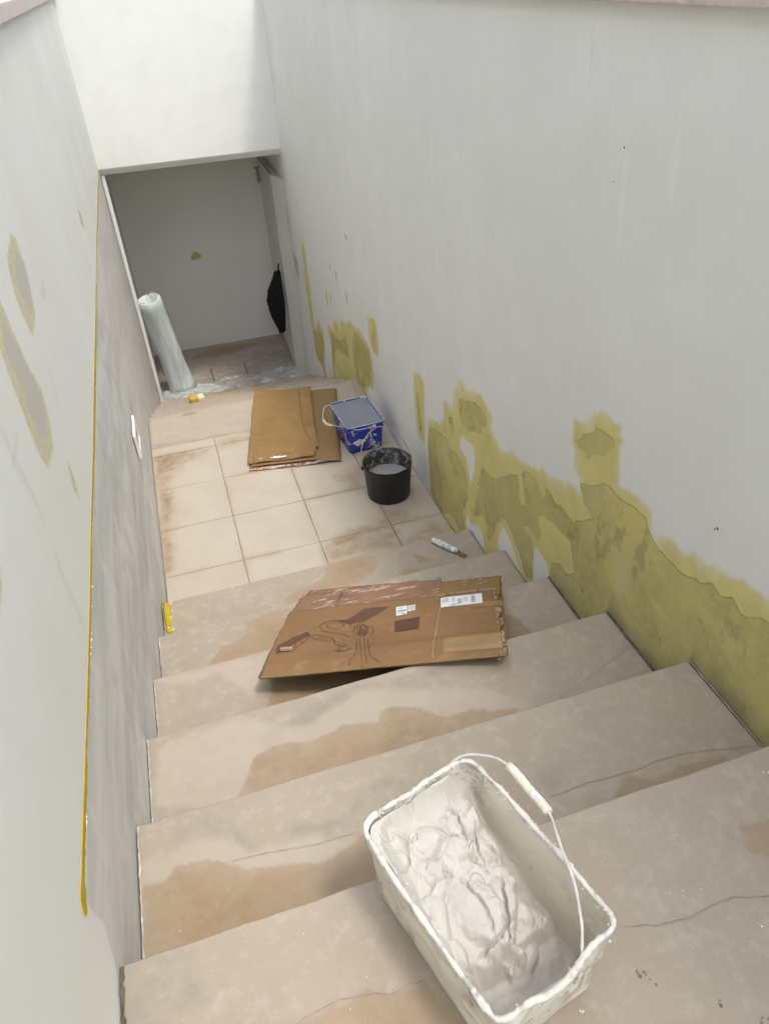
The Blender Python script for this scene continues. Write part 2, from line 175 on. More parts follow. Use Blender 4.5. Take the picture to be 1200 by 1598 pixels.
def vnoise(x, y, seed=0):
    """smooth 2-D value noise in 0..1 for arrays"""
    xi, yi = np.floor(x).astype(np.int64), np.floor(y).astype(np.int64)
    xf, yf = x - xi, y - yi
    u, v = xf * xf * (3 - 2 * xf), yf * yf * (3 - 2 * yf)
    def h(a, b):
        n = (a * 374761393 + b * 668265263 + seed * 974634777) & 0xFFFFFFFF
        n = ((n ^ (n >> 13)) * 1274126177) & 0xFFFFFFFF
        return ((n ^ (n >> 16)) & 0xFFFF) / 65535.0
    return (h(xi, yi) * (1 - u) + h(xi + 1, yi) * u) * (1 - v) + (h(xi, yi + 1) * (1 - u) + h(xi + 1, yi + 1) * u) * v

def fbm(x, y, seed=0, oct=4):
    s, a, t = 0, 1.0, 0
    for k in range(oct):
        s = s + a * vnoise(x * 2 ** k, y * 2 ** k, seed + k * 17)
        t += a
        a *= 0.5
    return s / t

def sdf(px, py, polys, clamp=0.25):
    """signed distance, positive inside the union of the outlines"""
    best = np.full(px.shape, -clamp)
    for poly in polys:
        P = np.array(poly, dtype=float)
        d2 = np.full(px.shape, 1e9)
        ins = np.zeros(px.shape, bool)
        x0, y0 = P.min(0) - clamp
        x1, y1 = P.max(0) + clamp
        sel = (px > x0) & (px < x1) & (py > y0) & (py < y1)
        if not sel.any():
            continue
        qx, qy = px[sel], py[sel]
        d = np.full(qx.shape, 1e9)
        inside = np.zeros(qx.shape, bool)
        for i in range(len(P)):
            ax, ay = P[i]
            bx, by = P[(i + 1) % len(P)]
            ex, ey = bx - ax, by - ay
            L = ex * ex + ey * ey + 1e-12
            t = np.clip(((qx - ax) * ex + (qy - ay) * ey) / L, 0, 1)
            d = np.minimum(d, (qx - ax - t * ex) ** 2 + (qy - ay - t * ey) ** 2)
            if abs(ey) > 1e-9:
                inside ^= ((ay > qy) != (by > qy)) & (qx < (bx - ax) * (qy - ay) / (by - ay) + ax)
        s = np.sqrt(d) * np.where(inside, 1, -1)
        best[sel] = np.maximum(best[sel], s)
    return np.clip(best, -clamp, clamp)

def catmull(pts, n=8):
    P = [Vector(p) for p in pts]
    P = [P[0] * 2 - P[1]] + P + [P[-1] * 2 - P[-2]]
    out = []
    for i in range(1, len(P) - 2):
        a, b, c, d = P[i - 1], P[i], P[i + 1], P[i + 2]
        for k in range(n):
            t = k / n
            out.append(0.5 * ((2 * b) + (c - a) * t + (2 * a - 5 * b + 4 * c - d) * t * t + (3 * b - a - 3 * c + d) * t ** 3))
    out.append(P[-2])
    return out

def tube(pts, r, n=8, closed=False, rfun=None):
    P = [Vector(p) for p in pts]
    m = len(P)
    up = None
    V, F = [], []
    for i in range(m):
        a = P[(i - 1) % m] if (closed or i > 0) else P[i]
        b = P[(i + 1) % m] if (closed or i < m - 1) else P[i]
        t = (b - a).normalized()
        if up is None:
            up = t.orthogonal().normalized()
        up = (up - t * up.dot(t)).normalized()
        s = t.cross(up)
        for k in range(n):
            ang = 2 * math.pi * k / n
            rr_ = r if rfun is None else rfun(i, k)
            V.append(tuple(P[i] + (up * math.cos(ang) + s * math.sin(ang)) * rr_))
    F = grid_faces(n, m, close_u=True)
    if closed:
        F += [((m - 1) * n + k, (m - 1) * n + (k + 1) % n, (k + 1) % n, k) for k in range(n)]
    else:
        F += [tuple(range(n))[::-1], tuple((m - 1) * n + k for k in range(n))]
    return V, F

def rrect(hx, hy, r, seg=6):
    pts = []
    for cx, cy, a0 in ((hx - r, hy - r, 0), (-hx + r, hy - r, 90), (-hx + r, -hy + r, 180), (hx - r, -hy + r, 270)):
        for k in range(seg + 1):
            a = math.radians(a0 + 90 * k / seg)
            pts.append((cx + r * math.cos(a), cy + r * math.sin(a)))
    return pts

def dense(pts, step):
    """resample a closed 2-D loop so that straight runs carry points too"""
    out = []
    m = len(pts)
    for i in range(m):
        a, b = Vector(pts[i]), Vector(pts[(i + 1) % m])
        k = max(1, int((b - a).length / step))
        for j in range(k):
            out.append(tuple(a.lerp(b, j / k)))
    return out

def loft(rings, cap0=True, cap1=False):
    n = len(rings[0])
    V = [p for r in rings for p in r]
    F = grid_faces(n, len(rings), close_u=True)
    if cap0: F.append(tuple(range(n))[::-1])
    if cap1: F.append(tuple((len(rings) - 1) * n + k for k in range(n)))
    return V, F

def slab(x0, x1, y0, y1, zt, th, res, bev=0.002, attr=None, wob=0.0):
    """stone or tile slab with a fine top so that its stains have an outline"""
    nx, ny = max(2, int((x1 - x0) / res)), max(2, int((y1 - y0) / res))
    xs = np.concatenate([[x0], np.linspace(x0 + bev, x1 - bev, nx), [x1]])
    ys = np.concatenate([[y0], np.linspace(y0 + bev, y1 - bev, ny), [y1]])
    X, Y = np.meshgrid(xs, ys)
    Z = np.full(X.shape, zt)
    Z[0, :] -= bev; Z[-1, :] -= bev
    Z[1:-1, 0] -= bev; Z[1:-1, -1] -= bev
    if wob:
        Z += (fbm(X * 9 + zt * 31, Y * 9, 3) - 0.5) * wob
    n, m = len(xs), len(ys)
    V = np.stack([X, Y, Z], -1).reshape(-1, 3)
    F = grid_faces(n, m)
    ring = list(range(n)) + [j * n + n - 1 for j in range(1, m)] + [(m - 1) * n + i for i in range(n - 2, -1, -1)] + [j * n for j in range(m - 2, 0, -1)]
    low = V[ring].copy()
    low[:, 2] = zt - th
    b = len(V)
    V = np.concatenate([V, low])
    L = len(ring)
    F += [(ring[(k + 1) % L], ring[k], b + k, b + (k + 1) % L) for k in range(L)]
    F.append(tuple(b + k for k in range(L))[::-1])
    at = {k: fn(V[:, 0], V[:, 1]) for k, fn in attr.items()} if attr else None
    return V, F, at

def ribbon(pts, w, frame, h=0.0, taper=False, jitter=0.0):
    """a thin line drawn on a plane; frame maps (u, v, height) to a point"""
    P = [Vector(p) for p in pts]
    V, F = [], []
    m = len(P)
    for i in range(m):
        t = (P[min(i + 1, m - 1)] - P[max(i - 1, 0)])
        t = t.normalized() if t.length > 1e-9 else Vector((1, 0))
        nn = Vector((-t.y, t.x))
        ww = w * (0.25 + 0.75 * math.sin(math.pi * (i + 0.5) / m)) if taper else w
        ww *= 1 + jitter * random.uniform(-1, 1)
        for s in (-0.5, 0.5):
            q = P[i] + nn * ww * s
            V.append(frame(q.x, q.y, h))
    F = [(2 * i, 2 * i + 1, 2 * i + 3, 2 * i + 2) for i in range(m - 1)]
    return V, F

def jag(pts, step, amp):
    out = []
    for i in range(len(pts) - 1):
        a, b = Vector(pts[i]), Vector(pts[i + 1])
        k = max(1, int((b - a).length / step))
        n = Vector((-(b - a).y, (b - a).x)).normalized()
        for j in range(k):
            out.append(tuple(a.lerp(b, j / k) + n * random.uniform(-amp, amp)))
    out.append(tuple(pts[-1]))
    return out

# ------------------------------------------------------------------ material helpers
class Mat:
    def __init__(self, name, rough=0.7, spec=0.3):
        self.m = bpy.data.materials.new(name)
        self.m.use_nodes = True
        self.t = self.m.node_tree
        self.b = self.t.nodes['Principled BSDF']
        self.b.inputs['Roughness'].default_value = rough
        self.b.inputs['Specular IOR Level'].default_value = spec
        self.tc = self.t.nodes.new('ShaderNodeTexCoord')
    def set(self, sock, val):
        if hasattr(val, 'is_output'):
            self.t.links.new(val, sock)
        elif isinstance(val, (tuple, list)) and len(val) == 3 and sock.type == 'RGBA':
            sock.default_value = (*val, 1)
        else:
            sock.default_value = val
    def inp(self, k, val):
        self.set(self.b.inputs[k], val)
    def vec(self, scale=(1, 1, 1), rot=(0, 0, 0)):
        n = self.t.nodes.new('ShaderNodeMapping')
        n.inputs['Scale'].default_value = scale
        n.inputs['Rotation'].default_value = rot
        self.t.links.new(self.tc.outputs['Object'], n.inputs['Vector'])
        return n.outputs[0]
    def noise(self, scale, detail=4, rough=0.55, vec=None, dist=0.0):
        n = self.t.nodes.new('ShaderNodeTexNoise')
        n.inputs['Scale'].default_value = scale
        n.inputs['Detail'].default_value = min(detail, 3.0)
        n.inputs['Roughness'].default_value = rough
        n.inputs['Distortion'].default_value = dist
        self.t.links.new(vec or self.tc.outputs['Object'], n.inputs['Vector'])
        return n.outputs['Fac']
    def voro(self, scale, vec=None, feature='F1'):
        n = self.t.nodes.new('ShaderNodeTexVoronoi')
        n.feature = feature
        n.inputs['Scale'].default_value = scale
        self.t.links.new(vec or self.tc.outputs['Object'], n.inputs['Vector'])
        return n.outputs['Distance']
    def attr(self, name):
        n = self.t.nodes.new('ShaderNodeAttribute')
        n.attribute_name = name
        return n.outputs['Fac']
    def math(self, op, a, b=0.0, clamp=False):
        n = self.t.nodes.new('ShaderNodeMath')
        n.operation = op
        n.use_clamp = clamp
        self.set(n.inputs[0], a)
        self.set(n.inputs[1], b)
        return n.outputs[0]
    def rng(self, v, lo, hi, a=0.0, b=1.0, smooth=True):
        n = self.t.nodes.new('ShaderNodeMapRange')
        n.interpolation_type = 'SMOOTHSTEP' if smooth else 'LINEAR'
        self.set(n.inputs['Value'], v)
        n.inputs['From Min'].default_value = lo
        n.inputs['From Max'].default_value = hi
        n.inputs['To Min'].default_value = a
        n.inputs['To Max'].default_value = b
        return n.outputs[0]
    def mix(self, f, a, b, mode='MIX'):
        n = self.t.nodes.new('ShaderNodeMix')
        n.data_type = 'RGBA'
        n.blend_type = mode
        self.set(n.inputs[0], f)
        self.set(n.inputs[6], a)
        self.set(n.inputs[7], b)
        return n.outputs[2]
    def mask(self, name, amp, nscale, width, vec=None, shift=0.0, detail=3):
        v = self.math('ADD', self.attr(name), self.math('MULTIPLY', self.math('SUBTRACT', self.noise(nscale, detail, 0.6, vec), 0.5), amp))
        return self.rng(v, -width + shift, width + shift)
    def bump(self, h, dist, strength=1.0, prev=None):
        n = self.t.nodes.new('ShaderNodeBump')
        n.inputs['Strength'].default_value = strength
        n.inputs['Distance'].default_value = dist
        self.t.links.new(h, n.inputs['Height'])
        if prev is not None:
            self.t.links.new(prev, n.inputs['Normal'])
        return n.outputs[0]
    def done(self, color, normal=None, rough=None):
        self.inp('Base Color', color)
        if normal is not None:
            self.t.links.new(normal, self.b.inputs['Normal'])
        if rough is not None:
            self.inp('Roughness', rough)
        return self.m

def mix3(a, b, t):
    return tuple(x * (1 - t) + y * t for x, y in zip(a, b))

WHITE = (0.775, 0.79, 0.765)
WHITE2 = (0.73, 0.745, 0.72)

def mat_right_wall():
    m = Mat('painted_plaster_with_primer', 0.75, 0.25)
    big = m.rng(m.noise(1.1, 3), 0.3, 0.7)
    mid = m.rng(m.noise(5, 5, 0.65), 0.3, 0.72)
    c = m.mix(big, WHITE, WHITE2)
    c = m.mix(m.math('MULTIPLY', mid, 0.5), c, (0.69, 0.70, 0.67))
    scuff = m.rng(m.noise(3, 6, 0.7, m.vec((1, 5, 0.6), (0.6, 0, 0))), 0.62, 0.72)
    c = m.mix(m.math('MULTIPLY', scuff, 0.3), c, (0.83, 0.825, 0.78))
    brush = m.vec((1, 26, 3), (-0.15, 0, 0))
    # primer: a thin brushed coat with ragged, feathered ends
    prim = m.mask('primer', 0.060, 1.0, 0.011, brush)
    white = m.mask('white', 0.03, 1.0, 0.010, brush)
    prim = m.math('MULTIPLY', prim, m.math('SUBTRACT', 1.0, white))
    thin = m.rng(m.math('ADD', m.attr('primer'), m.math('MULTIPLY', m.math('SUBTRACT', m.noise(1.0, 4, 0.6, m.vec((1, 9, 2.5), (-0.3, 0, 0))), 0.5), 0.16)), -0.045, 0.040, 0.16, 1.0)
    pcol = m.mix(m.rng(m.noise(7, 5), 0.32, 0.7), (0.66, 0.60, 0.235), (0.58, 0.525, 0.205))
    c = m.mix(m.math('MULTIPLY', m.math('MULTIPLY', prim, thin), 0.96), c, pcol)
    bare = m.mask('bare', 0.040, 20, 0.0022, None, 0.0, 4)
    bare = m.math('MULTIPLY', bare, m.math('SUBTRACT', 1.0, m.mask('white', 0.02, 14, 0.008)))
    streak = m.mask('streak', 0.035, 16, 0.008, None)
    bcol = m.mix(m.rng(m.noise(4.5, 6, 0.65), 0.33, 0.68), (0.51, 0.455, 0.19), (0.42, 0.38, 0.155))
    bcol = m.mix(m.rng(m.noise(2.3, 3), 0.52, 0.7), bcol, (0.58, 0.515, 0.20))
    bcol = m.mix(m.math('MULTIPLY', m.rng(m.noise(30, 5, 0.72), 0.5, 0.66), 0.55), bcol, (0.56, 0.505, 0.255))
    bcol = m.mix(m.math('MULTIPLY', m.rng(m.noise(11, 5, 0.7, m.vec((1, 1, 0.6), (0.7, 0, 0))), 0.54, 0.66), 0.6), bcol, (0.30, 0.265, 0.12))
    bcol = m.mix(m.rng(m.noise(2.7, 5, 0.7, m.vec((1, 1.0, 0.7), (0.4, 0, 0))), 0.52, 0.68, 0, 0.45), bcol, (0.60, 0.56, 0.36))
    bcol = m.mix(m.math('MULTIPLY', streak, 0.7), bcol, (0.60, 0.53, 0.20))
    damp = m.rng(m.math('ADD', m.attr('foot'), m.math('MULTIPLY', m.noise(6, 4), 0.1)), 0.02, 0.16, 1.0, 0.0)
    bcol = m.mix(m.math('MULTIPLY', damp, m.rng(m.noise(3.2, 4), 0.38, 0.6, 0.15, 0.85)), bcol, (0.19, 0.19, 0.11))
    c = m.mix(m.math('MULTIPLY', bare, 0.97), c, bcol)
    # shadow of the old paint edge, painted as a dark line round bare plaster
    v = m.math('ADD', m.attr('bare'), m.math('MULTIPLY', m.math('SUBTRACT', m.noise(20, 4, 0.6), 0.5), 0.040))
    lip_shade = m.math('MULTIPLY', m.rng(m.math('ABSOLUTE', v), 0.0, 0.0035, 1.0, 0.0), m.rng(m.noise(9, 3), 0.4, 0.6))
    c = m.mix(m.math('MULTIPLY', lip_shade, 0.2), c, (0.23, 0.20, 0.10))
    grey = m.mask('grey', 0.01, 40, 0.004)
    c = m.mix(m.math('MULTIPLY', grey, 0.75), c, (0.43, 0.39, 0.36))
    dots = m.math('MULTIPLY', m.rng(m.voro(26), 0.03, 0.055, 1.0, 0.0), m.rng(m.noise(3.5, 2), 0.5, 0.62))
    c = m.mix(m.math('MULTIPLY', m.math('MULTIPLY', dots, bare), 0.7), c, (0.12, 0.10, 0.06))
    h = m.math('ADD', m.math('MULTIPLY', bare, -1.0), m.math('MULTIPLY', m.math('MULTIPLY', m.noise(60, 6, 0.7), bare), 0.5))
    h = m.math('ADD', h, m.math('MULTIPLY', m.noise(9, 5, 0.62), 0.7))
    h = m.math('ADD', h, m.math('MULTIPLY', m.noise(120, 3), 0.12))
    return m.done(c, m.bump(h, 0.004, 0.8))

def mat_left_wall():
    m = Mat('painted_plaster_with_skim', 0.75, 0.25)
    c = m.mix(m.rng(m.noise(1.3, 3), 0.3, 0.7), WHITE, (0.75, 0.745, 0.69))
    c = m.mix(m.math('MULTIPLY', m.rng(m.noise(4, 5, 0.65, m.vec((1, 1, 0.5), (0.5, 0, 0))), 0.5, 0.75), 0.35), c, (0.70, 0.70, 0.67))
    # a few long grey scuffs
    sc = m.noise(2.2, 4, 0.55, m.vec((1, 0.9, 6), (-0.45, 0, 0)))
    c = m.mix(m.math('MULTIPLY', m.rng(sc, 0.66, 0.74), 0.35), c, (0.55, 0.55, 0.53))
    c = m.mix(m.math('MULTIPLY', m.mask('scuff', 0.05, 14, 0.02), 0.3), c, (0.50, 0.50, 0.48))
    prim = m.mask('primer', 0.030, 40, 0.010)
    pcol = m.mix(m.rng(m.noise(55, 4, 0.7), 0.4, 0.6), (0.55, 0.525, 0.32), (0.64, 0.62, 0.44))
    c = m.mix(m.math('MULTIPLY', prim, 0.9), c, pcol)
    g = m.mask('grey', 0.035, 30, 0.012)
    c = m.mix(m.math('MULTIPLY', g, 0.92), c, m.mix(m.noise(70, 4), (0.58, 0.555, 0.51), (0.52, 0.50, 0.46)))
    skim = m.mask('skim', 0.03, 9, 0.006)
    s1 = m.noise(1.0, 6, 0.6, m.vec((1, 1.2, 9), (-0.55, 0, 0)))
    s2 = m.noise(3.2, 5, 0.65)
    scol = m.mix(m.rng(s1, 0.32, 0.68), (0.52, 0.52, 0.505), (0.70, 0.70, 0.685))
    scol = m.mix(m.math('MULTIPLY', m.rng(m.noise(5.5, 5, 0.7), 0.5, 0.66), 0.45), scol, (0.44, 0.44, 0.425))
    scol = m.mix(m.math('MULTIPLY', m.rng(m.noise(8, 5, 0.7, m.vec((1, 1, 0.5), (0.9, 0, 0))), 0.53, 0.68), 0.5), scol, (0.80, 0.80, 0.78))
    scol = m.mix(m.math('MULTIPLY', m.rng(s2, 0.35, 0.7), 0.6), scol, (0.62, 0.605, 0.58))
    warm = m.rng(m.math('ADD', m.attr('run'), m.math('MULTIPLY', m.noise(1.5, 3), 0.8)), 1.0, 2.6)
    scol = m.mix(m.math('MULTIPLY', warm, 0.45), scol, (0.64, 0.585, 0.54))
    c = m.mix(skim, c, scol)
    h = m.math('ADD', m.math('MULTIPLY', m.math('MULTIPLY', s1, skim), 0.35), m.math('MULTIPLY', skim, -0.35))
    h = m.math('ADD', h, m.math('MULTIPLY', m.noise(11, 5, 0.6), 0.3))
    h = m.math('ADD', h, m.math('MULTIPLY', m.noise(150, 3, 0.6), m.math('ADD', 0.10, m.math('MULTIPLY', prim, 0.35))))
    return m.done(c, m.bump(h, 0.004, 0.8))

def mat_plain_wall(name, a=WHITE, b=WHITE2):
    m = Mat(name, 0.75, 0.25)
    c = m.mix(m.rng(m.noise(1.5, 3), 0.3, 0.7), a, b)
    c = m.mix(m.math('MULTIPLY', m.rng(m.noise(6, 5, 0.65), 0.4, 0.75), 0.3), c, mix3(b, (0.5, 0.5, 0.47), 0.3))
    h = m.math('ADD', m.math('MULTIPLY', m.noise(9, 5, 0.6), 0.5), m.math('MULTIPLY', m.noise(110, 3), 0.1))
    return m.done(c, m.bump(h, 0.004, 0.7))

def mat_back_wall():
    m = Mat('shaded_room_plaster', 0.8, 0.2)
    c = m.mix(m.rng(m.noise(1.5, 3), 0.3, 0.7), (0.82, 0.80, 0.755), (0.78, 0.76, 0.715))
    st = m.mask('primer', 0.06, 20, 0.012)
    c = m.mix(m.math('MULTIPLY', st, 0.9), c, m.mix(m.noise(45, 3), (0.55, 0.48, 0.12), (0.33, 0.29, 0.06)))
    return m.done(c, m.bump(m.noise(9, 5, 0.6), 0.003, 0.6))

def mat_stone(name, base, base2, seed=0.0):
    m = Mat(name, 0.55, 0.35)
    off = m.tc.outputs['Object']
    c = m.mix(m.rng(m.noise(2.2, 5, 0.6), 0.34, 0.68), base, base2)
    c = m.mix(m.math('MULTIPLY', m.rng(m.noise(7.5, 6, 0.68), 0.42, 0.72), 0.45), c, mix3(base2, (0.27, 0.24, 0.20), 0.32))
    c = m.mix(m.math('MULTIPLY', m.rng(m.noise(26, 6, 0.72), 0.48, 0.70), 0.4), c, mix3(base, (0.55, 0.50, 0.45), 0.5))
    wash = m.mask('wash', 0.06, 11, 0.016)
    wash = m.math('MULTIPLY', wash, m.rng(m.noise(9, 5, 0.7), 0.25, 0.6, 0.55, 1.0))
    c = m.mix(m.math('MULTIPLY', wash, 0.85), c, m.mix(m.noise(12, 5), (0.445, 0.385, 0.312), (0.405, 0.348, 0.28)))
    tn = m.math('ADD', m.math('MULTIPLY', m.math('SUBTRACT', m.noise(9, 4, 0.62), 0.5), 0.06), m.math('MULTIPLY', m.math('SUBTRACT', m.noise(60, 3, 0.6), 0.5), 0.018))
    tv = m.math('ADD', m.attr('tan'), tn)
    tan = m.math('MULTIPLY', m.rng(tv, -0.006, 0.007), m.rng(tv, 0.0, 0.10, 0.72, 1.0))
    tcol = m.mix(m.rng(m.noise(14, 6, 0.7), 0.33, 0.7), (0.31, 0.222, 0.124), (0.262, 0.185, 0.10))
    tcol = m.mix(m.rng(m.noise(3, 3), 0.4, 0.65), tcol, (0.33, 0.232, 0.142))
    pits = m.math('MULTIPLY', m.rng(m.voro(95), 0.10, 0.2, 1.0, 0.0), m.rng(m.noise(13, 3), 0.42, 0.6))
    tcol = m.mix(m.math('MULTIPLY', pits, 0.55), tcol, (0.15, 0.105, 0.065))
    rim = m.rng(m.math('ABSOLUTE', tv), 0.0, 0.010, 1.0, 0.0)
    c = m.mix(m.math('MULTIPLY', tan, m.rng(m.noise(20, 4, 0.7), 0.3, 0.65, 0.72, 1.0)), c, tcol)
    c = m.mix(m.math('MULTIPLY', rim, 0.10), c, (0.24, 0.175, 0.115))
    grey = m.mask('grey', 0.05, 9, 0.016)
    c = m.mix(m.math('MULTIPLY', grey, m.rng(m.noise(16, 6, 0.7), 0.3, 0.7, 0.05, 0.7)), c, (0.26, 0.245, 0.21))
    edge = m.rng(m.math('ADD', m.attr('side'), m.math('MULTIPLY', m.noise(11, 4), 0.03)), 0.012, 0.05, 1.0, 0.0)
    c = m.mix(m.math('MULTIPLY', edge, 0.35), c, (0.29, 0.25, 0.21))
    dark = m.math('MULTIPLY', m.rng(m.voro(34), 0.035, 0.06, 1.0, 0.0), m.rng(m.noise(5.3, 3), 0.5, 0.6))
    c = m.mix(m.math('MULTIPLY', dark, 0.65), c, (0.17, 0.14, 0.11))
    lite = m.math('MULTIPLY', m.rng(m.voro(23, m.vec((1, 1, 1), (0, 0, 0.7))), 0.03, 0.06, 1.0, 0.0), m.rng(m.noise(4.1, 3, 0.5, m.vec((1, 1, 1), (0, 0, 1.2))), 0.53, 0.6))
    c = m.mix(m.math('MULTIPLY', lite, 0.55), c, (0.70, 0.66, 0.60))
    h = m.math('ADD', m.math('MULTIPLY', m.noise(18, 6, 0.65), 0.4), m.math('MULTIPLY', m.noise(140, 4), 0.15))
    h = m.math('ADD', h, m.math('MULTIPLY', lite, 0.8))
    r = m.rng(m.noise(8, 5), 0.3, 0.7, 0.42, 0.7)
    return m.done(c, m.bump(h, 0.0018, 0.7), r)

def mat_tile():
    m = Mat('cream_floor_tile', 0.5, 0.35)
    c = m.mix(m.rng(m.noise(3, 5, 0.6), 0.33, 0.7), (0.475, 0.42, 0.342), (0.44, 0.38, 0.305))
    c = m.mix(m.math('MULTIPLY', m.rng(m.noise(16, 6, 0.72), 0.48, 0.74), 0.4), c, (0.42, 0.355, 0.28))
    d = m.mask('tan', 0.12, 7, 0.05)
    c = m.mix(m.math('MULTIPLY', m.math('MULTIPLY', d, m.rng(m.noise(18, 6, 0.7), 0.25, 0.65, 0.3, 1.0)), 0.75), c, (0.32, 0.22, 0.125))
    d2 = m.mask('grey', 0.08, 9, 0.035)
    c = m.mix(m.math('MULTIPLY', m.math('MULTIPLY', d2, m.rng(m.noise(22, 6, 0.7), 0.3, 0.65, 0.2, 1.0)), 0.8), c, (0.24, 0.16, 0.08))
    e = m.rng(m.math('ADD', m.attr('side'), m.math('MULTIPLY', m.noise(7, 4), 0.05)), 0.015, 0.065, 1.0, 0.0)
    c = m.mix(m.math('MULTIPLY', m.math('MULTIPLY', e, m.rng(m.noise(2.1, 3), 0.42, 0.62)), 0.5), c, (0.31, 0.225, 0.14))
    spk = m.math('MULTIPLY', m.rng(m.voro(60), 0.04, 0.09, 1.0, 0.0), m.rng(m.noise(6, 3), 0.45, 0.6))
    c = m.mix(m.math('MULTIPLY', spk, 0.4), c, (0.27, 0.2, 0.13))
    return m.done(c, m.bump(m.noise(40, 6, 0.7), 0.0012, 0.6), m.rng(m.noise(6, 4), 0.3, 0.7, 0.38, 0.62))

def mat_simple(name, c1, c2=None, scale=12, rough=0.6, spec=0.3, bump=0.0, bscale=40, metal=0.0):
    m = Mat(name, rough, spec)
    c2 = c2 or mix3(c1, (0, 0, 0), 0.2)
    c = m.mix(m.rng(m.noise(scale, 5, 0.65), 0.32, 0.7), c1, c2)
    m.inp('Metallic', metal)
    return m.done(c, m.bump(m.noise(bscale, 5, 0.65), bump) if bump else None)

def mat_card(name, c1, c2, paint=0.0, damp=False):
    m = Mat(name, 0.72, 0.2)
    c = m.mix(m.rng(m.noise(4, 5, 0.6), 0.3, 0.7), c1, c2)
    fib = m.noise(3, 4, 0.6, m.vec((1, 60, 1), (0, 0, -0.25)))
    c = m.mix(m.math('MULTIPLY', m.rng(fib, 0.45, 0.65), 0.12), c, mix3(c1, (0, 0, 0), 0.35))
    c = m.mix(m.math('MULTIPLY', m.rng(m.noise(11, 6, 0.75), 0.54, 0.72), 0.35), c, mix3(c1, (0.55, 0.42, 0.30), 0.3))
    if damp:
        c = m.mix(m.math('MULTIPLY', m.rng(m.noise(2.4, 4, 0.55), 0.54, 0.62), 0.35), c, mix3(c2, (0.1, 0.05, 0.02), 0.5))
    if paint:
        f = m.rng(m.noise(7, 7, 0.78, m.vec((1, 3, 1), (0, 0, 0.5))), 0.62 - paint * 0.1, 0.70, 0, 0.75)
        c = m.mix(f, c, (0.74, 0.66, 0.58))
    h = m.math('ADD', m.math('MULTIPLY', m.noise(5, 4), 0.6), m.math('MULTIPLY', fib, 0.08))
    return m.done(c, m.bump(h, 0.004, 0.6))

def mat_splat(name, base, base2, splat, lo, hi, scale=18, rough=0.4, spec=0.4, grime=None):
    m = Mat(name, rough, spec)
    c = m.mix(m.rng(m.noise(9, 4), 0.3, 0.7), base, base2)
    if grime is not None:
        c = m.mix(m.rng(m.noise(6, 5, 0.7), 0.45, 0.65, 0, 0.8), c, grime)
    f = m.rng(m.noise(scale, 7, 0.75), lo, hi)
    c = m.mix(f, c, splat)
    return m.done(c, m.bump(f, 0.0015, 0.8), m.rng(f, 0, 1, rough, 0.8))

def mat_film(name, alpha, col=(0.72, 0.78, 0.77)):
    m = Mat(name, 0.42, 0.4)
    f = m.noise(5, 6, 0.6, m.vec((1, 1, 0.25)), 0.8)
    m.inp('Alpha', m.rng(f, 0.3, 0.7, alpha - 0.2, min(1.0, alpha + 0.2)))
    return m.done(m.mix(m.rng(f, 0.35, 0.65), col, mix3(col, (1, 1, 1), 0.35)), m.bump(f, 0.012, 0.6))

def mat_glass_dark():
    m = Mat('dark_lamp_glass', 0.12, 0.6)
    return m.done((0.05, 0.055, 0.06))

def mat_putty():
    m = Mat('wet_putty', 0.6, 0.3)
    c = m.mix(m.rng(m.noise(14, 5), 0.3, 0.7), (0.575, 0.542, 0.495), (0.525, 0.49, 0.445))
    c = m.mix(m.rng(m.noise(40, 6, 0.7), 0.62, 0.72, 0, 0.5), c, (0.66, 0.63, 0.585))
    h = m.math('ADD', m.math('MULTIPLY', m.noise(45, 6, 0.65), 0.3), m.math('MULTIPLY', m.noise(8, 4, 0.5, m.vec((30, 4, 4), (0, 0, 0.8))), 0.3))
    return m.done(c, m.bump(h, 0.003, 0.6))

def mat_bucket_white(name, grime, warm=1.0):
    m = Mat(name, 0.5, 0.35)
    c = m.mix(m.rng(m.noise(10, 5, 0.6), 0.3, 0.7), (0.72, 0.69, 0.615), (0.64, 0.605, 0.53))
    st = m.rng(m.noise(6, 6, 0.7, m.vec((1, 1.3, 0.6))), 0.50, 0.66, 0, 0.8)
    c = m.mix(m.math('MULTIPLY', st, grime), c, (0.38, 0.355, 0.27))
    sm = m.rng(m.noise(24, 7, 0.75), 0.60, 0.68, 0, 0.75)
    c = m.mix(m.math('MULTIPLY', sm, grime), c, (0.21, 0.20, 0.175))
    pt = m.rng(m.noise(13, 6, 0.7, m.vec((1, 1, 1), (0.4, 0.2, 0.9))), 0.52, 0.6, 0, 0.9)
    c = m.mix(pt, c, (0.78, 0.745, 0.675))
    c = m.mix(1.0 - warm, c, (0.62, 0.545, 0.43))
    if warm < 1.0:      # old dirty crust at the far end of the inside
        sx = m.t.nodes.new('ShaderNodeSeparateXYZ')
        m.t.links.new(m.tc.outputs['Object'], sx.inputs[0])
        far = m.math('MULTIPLY', m.rng(sx.outputs['Y'], 0.10, 0.17), m.rng(m.noise(26, 4, 0.7), 0.42, 0.58))
        c = m.mix(m.math('MULTIPLY', far, 0.85), c, m.mix(m.noise(60, 3), (0.25, 0.235, 0.20), (0.40, 0.38, 0.34)))
    h = m.math('ADD', m.math('MULTIPLY', pt, 0.6), m.math('MULTIPLY', m.noise(50, 6, 0.7), 0.5))
    return m.done(c, m.bump(h, 0.003, 0.8), m.rng(pt, 0, 1, 0.42, 0.75))

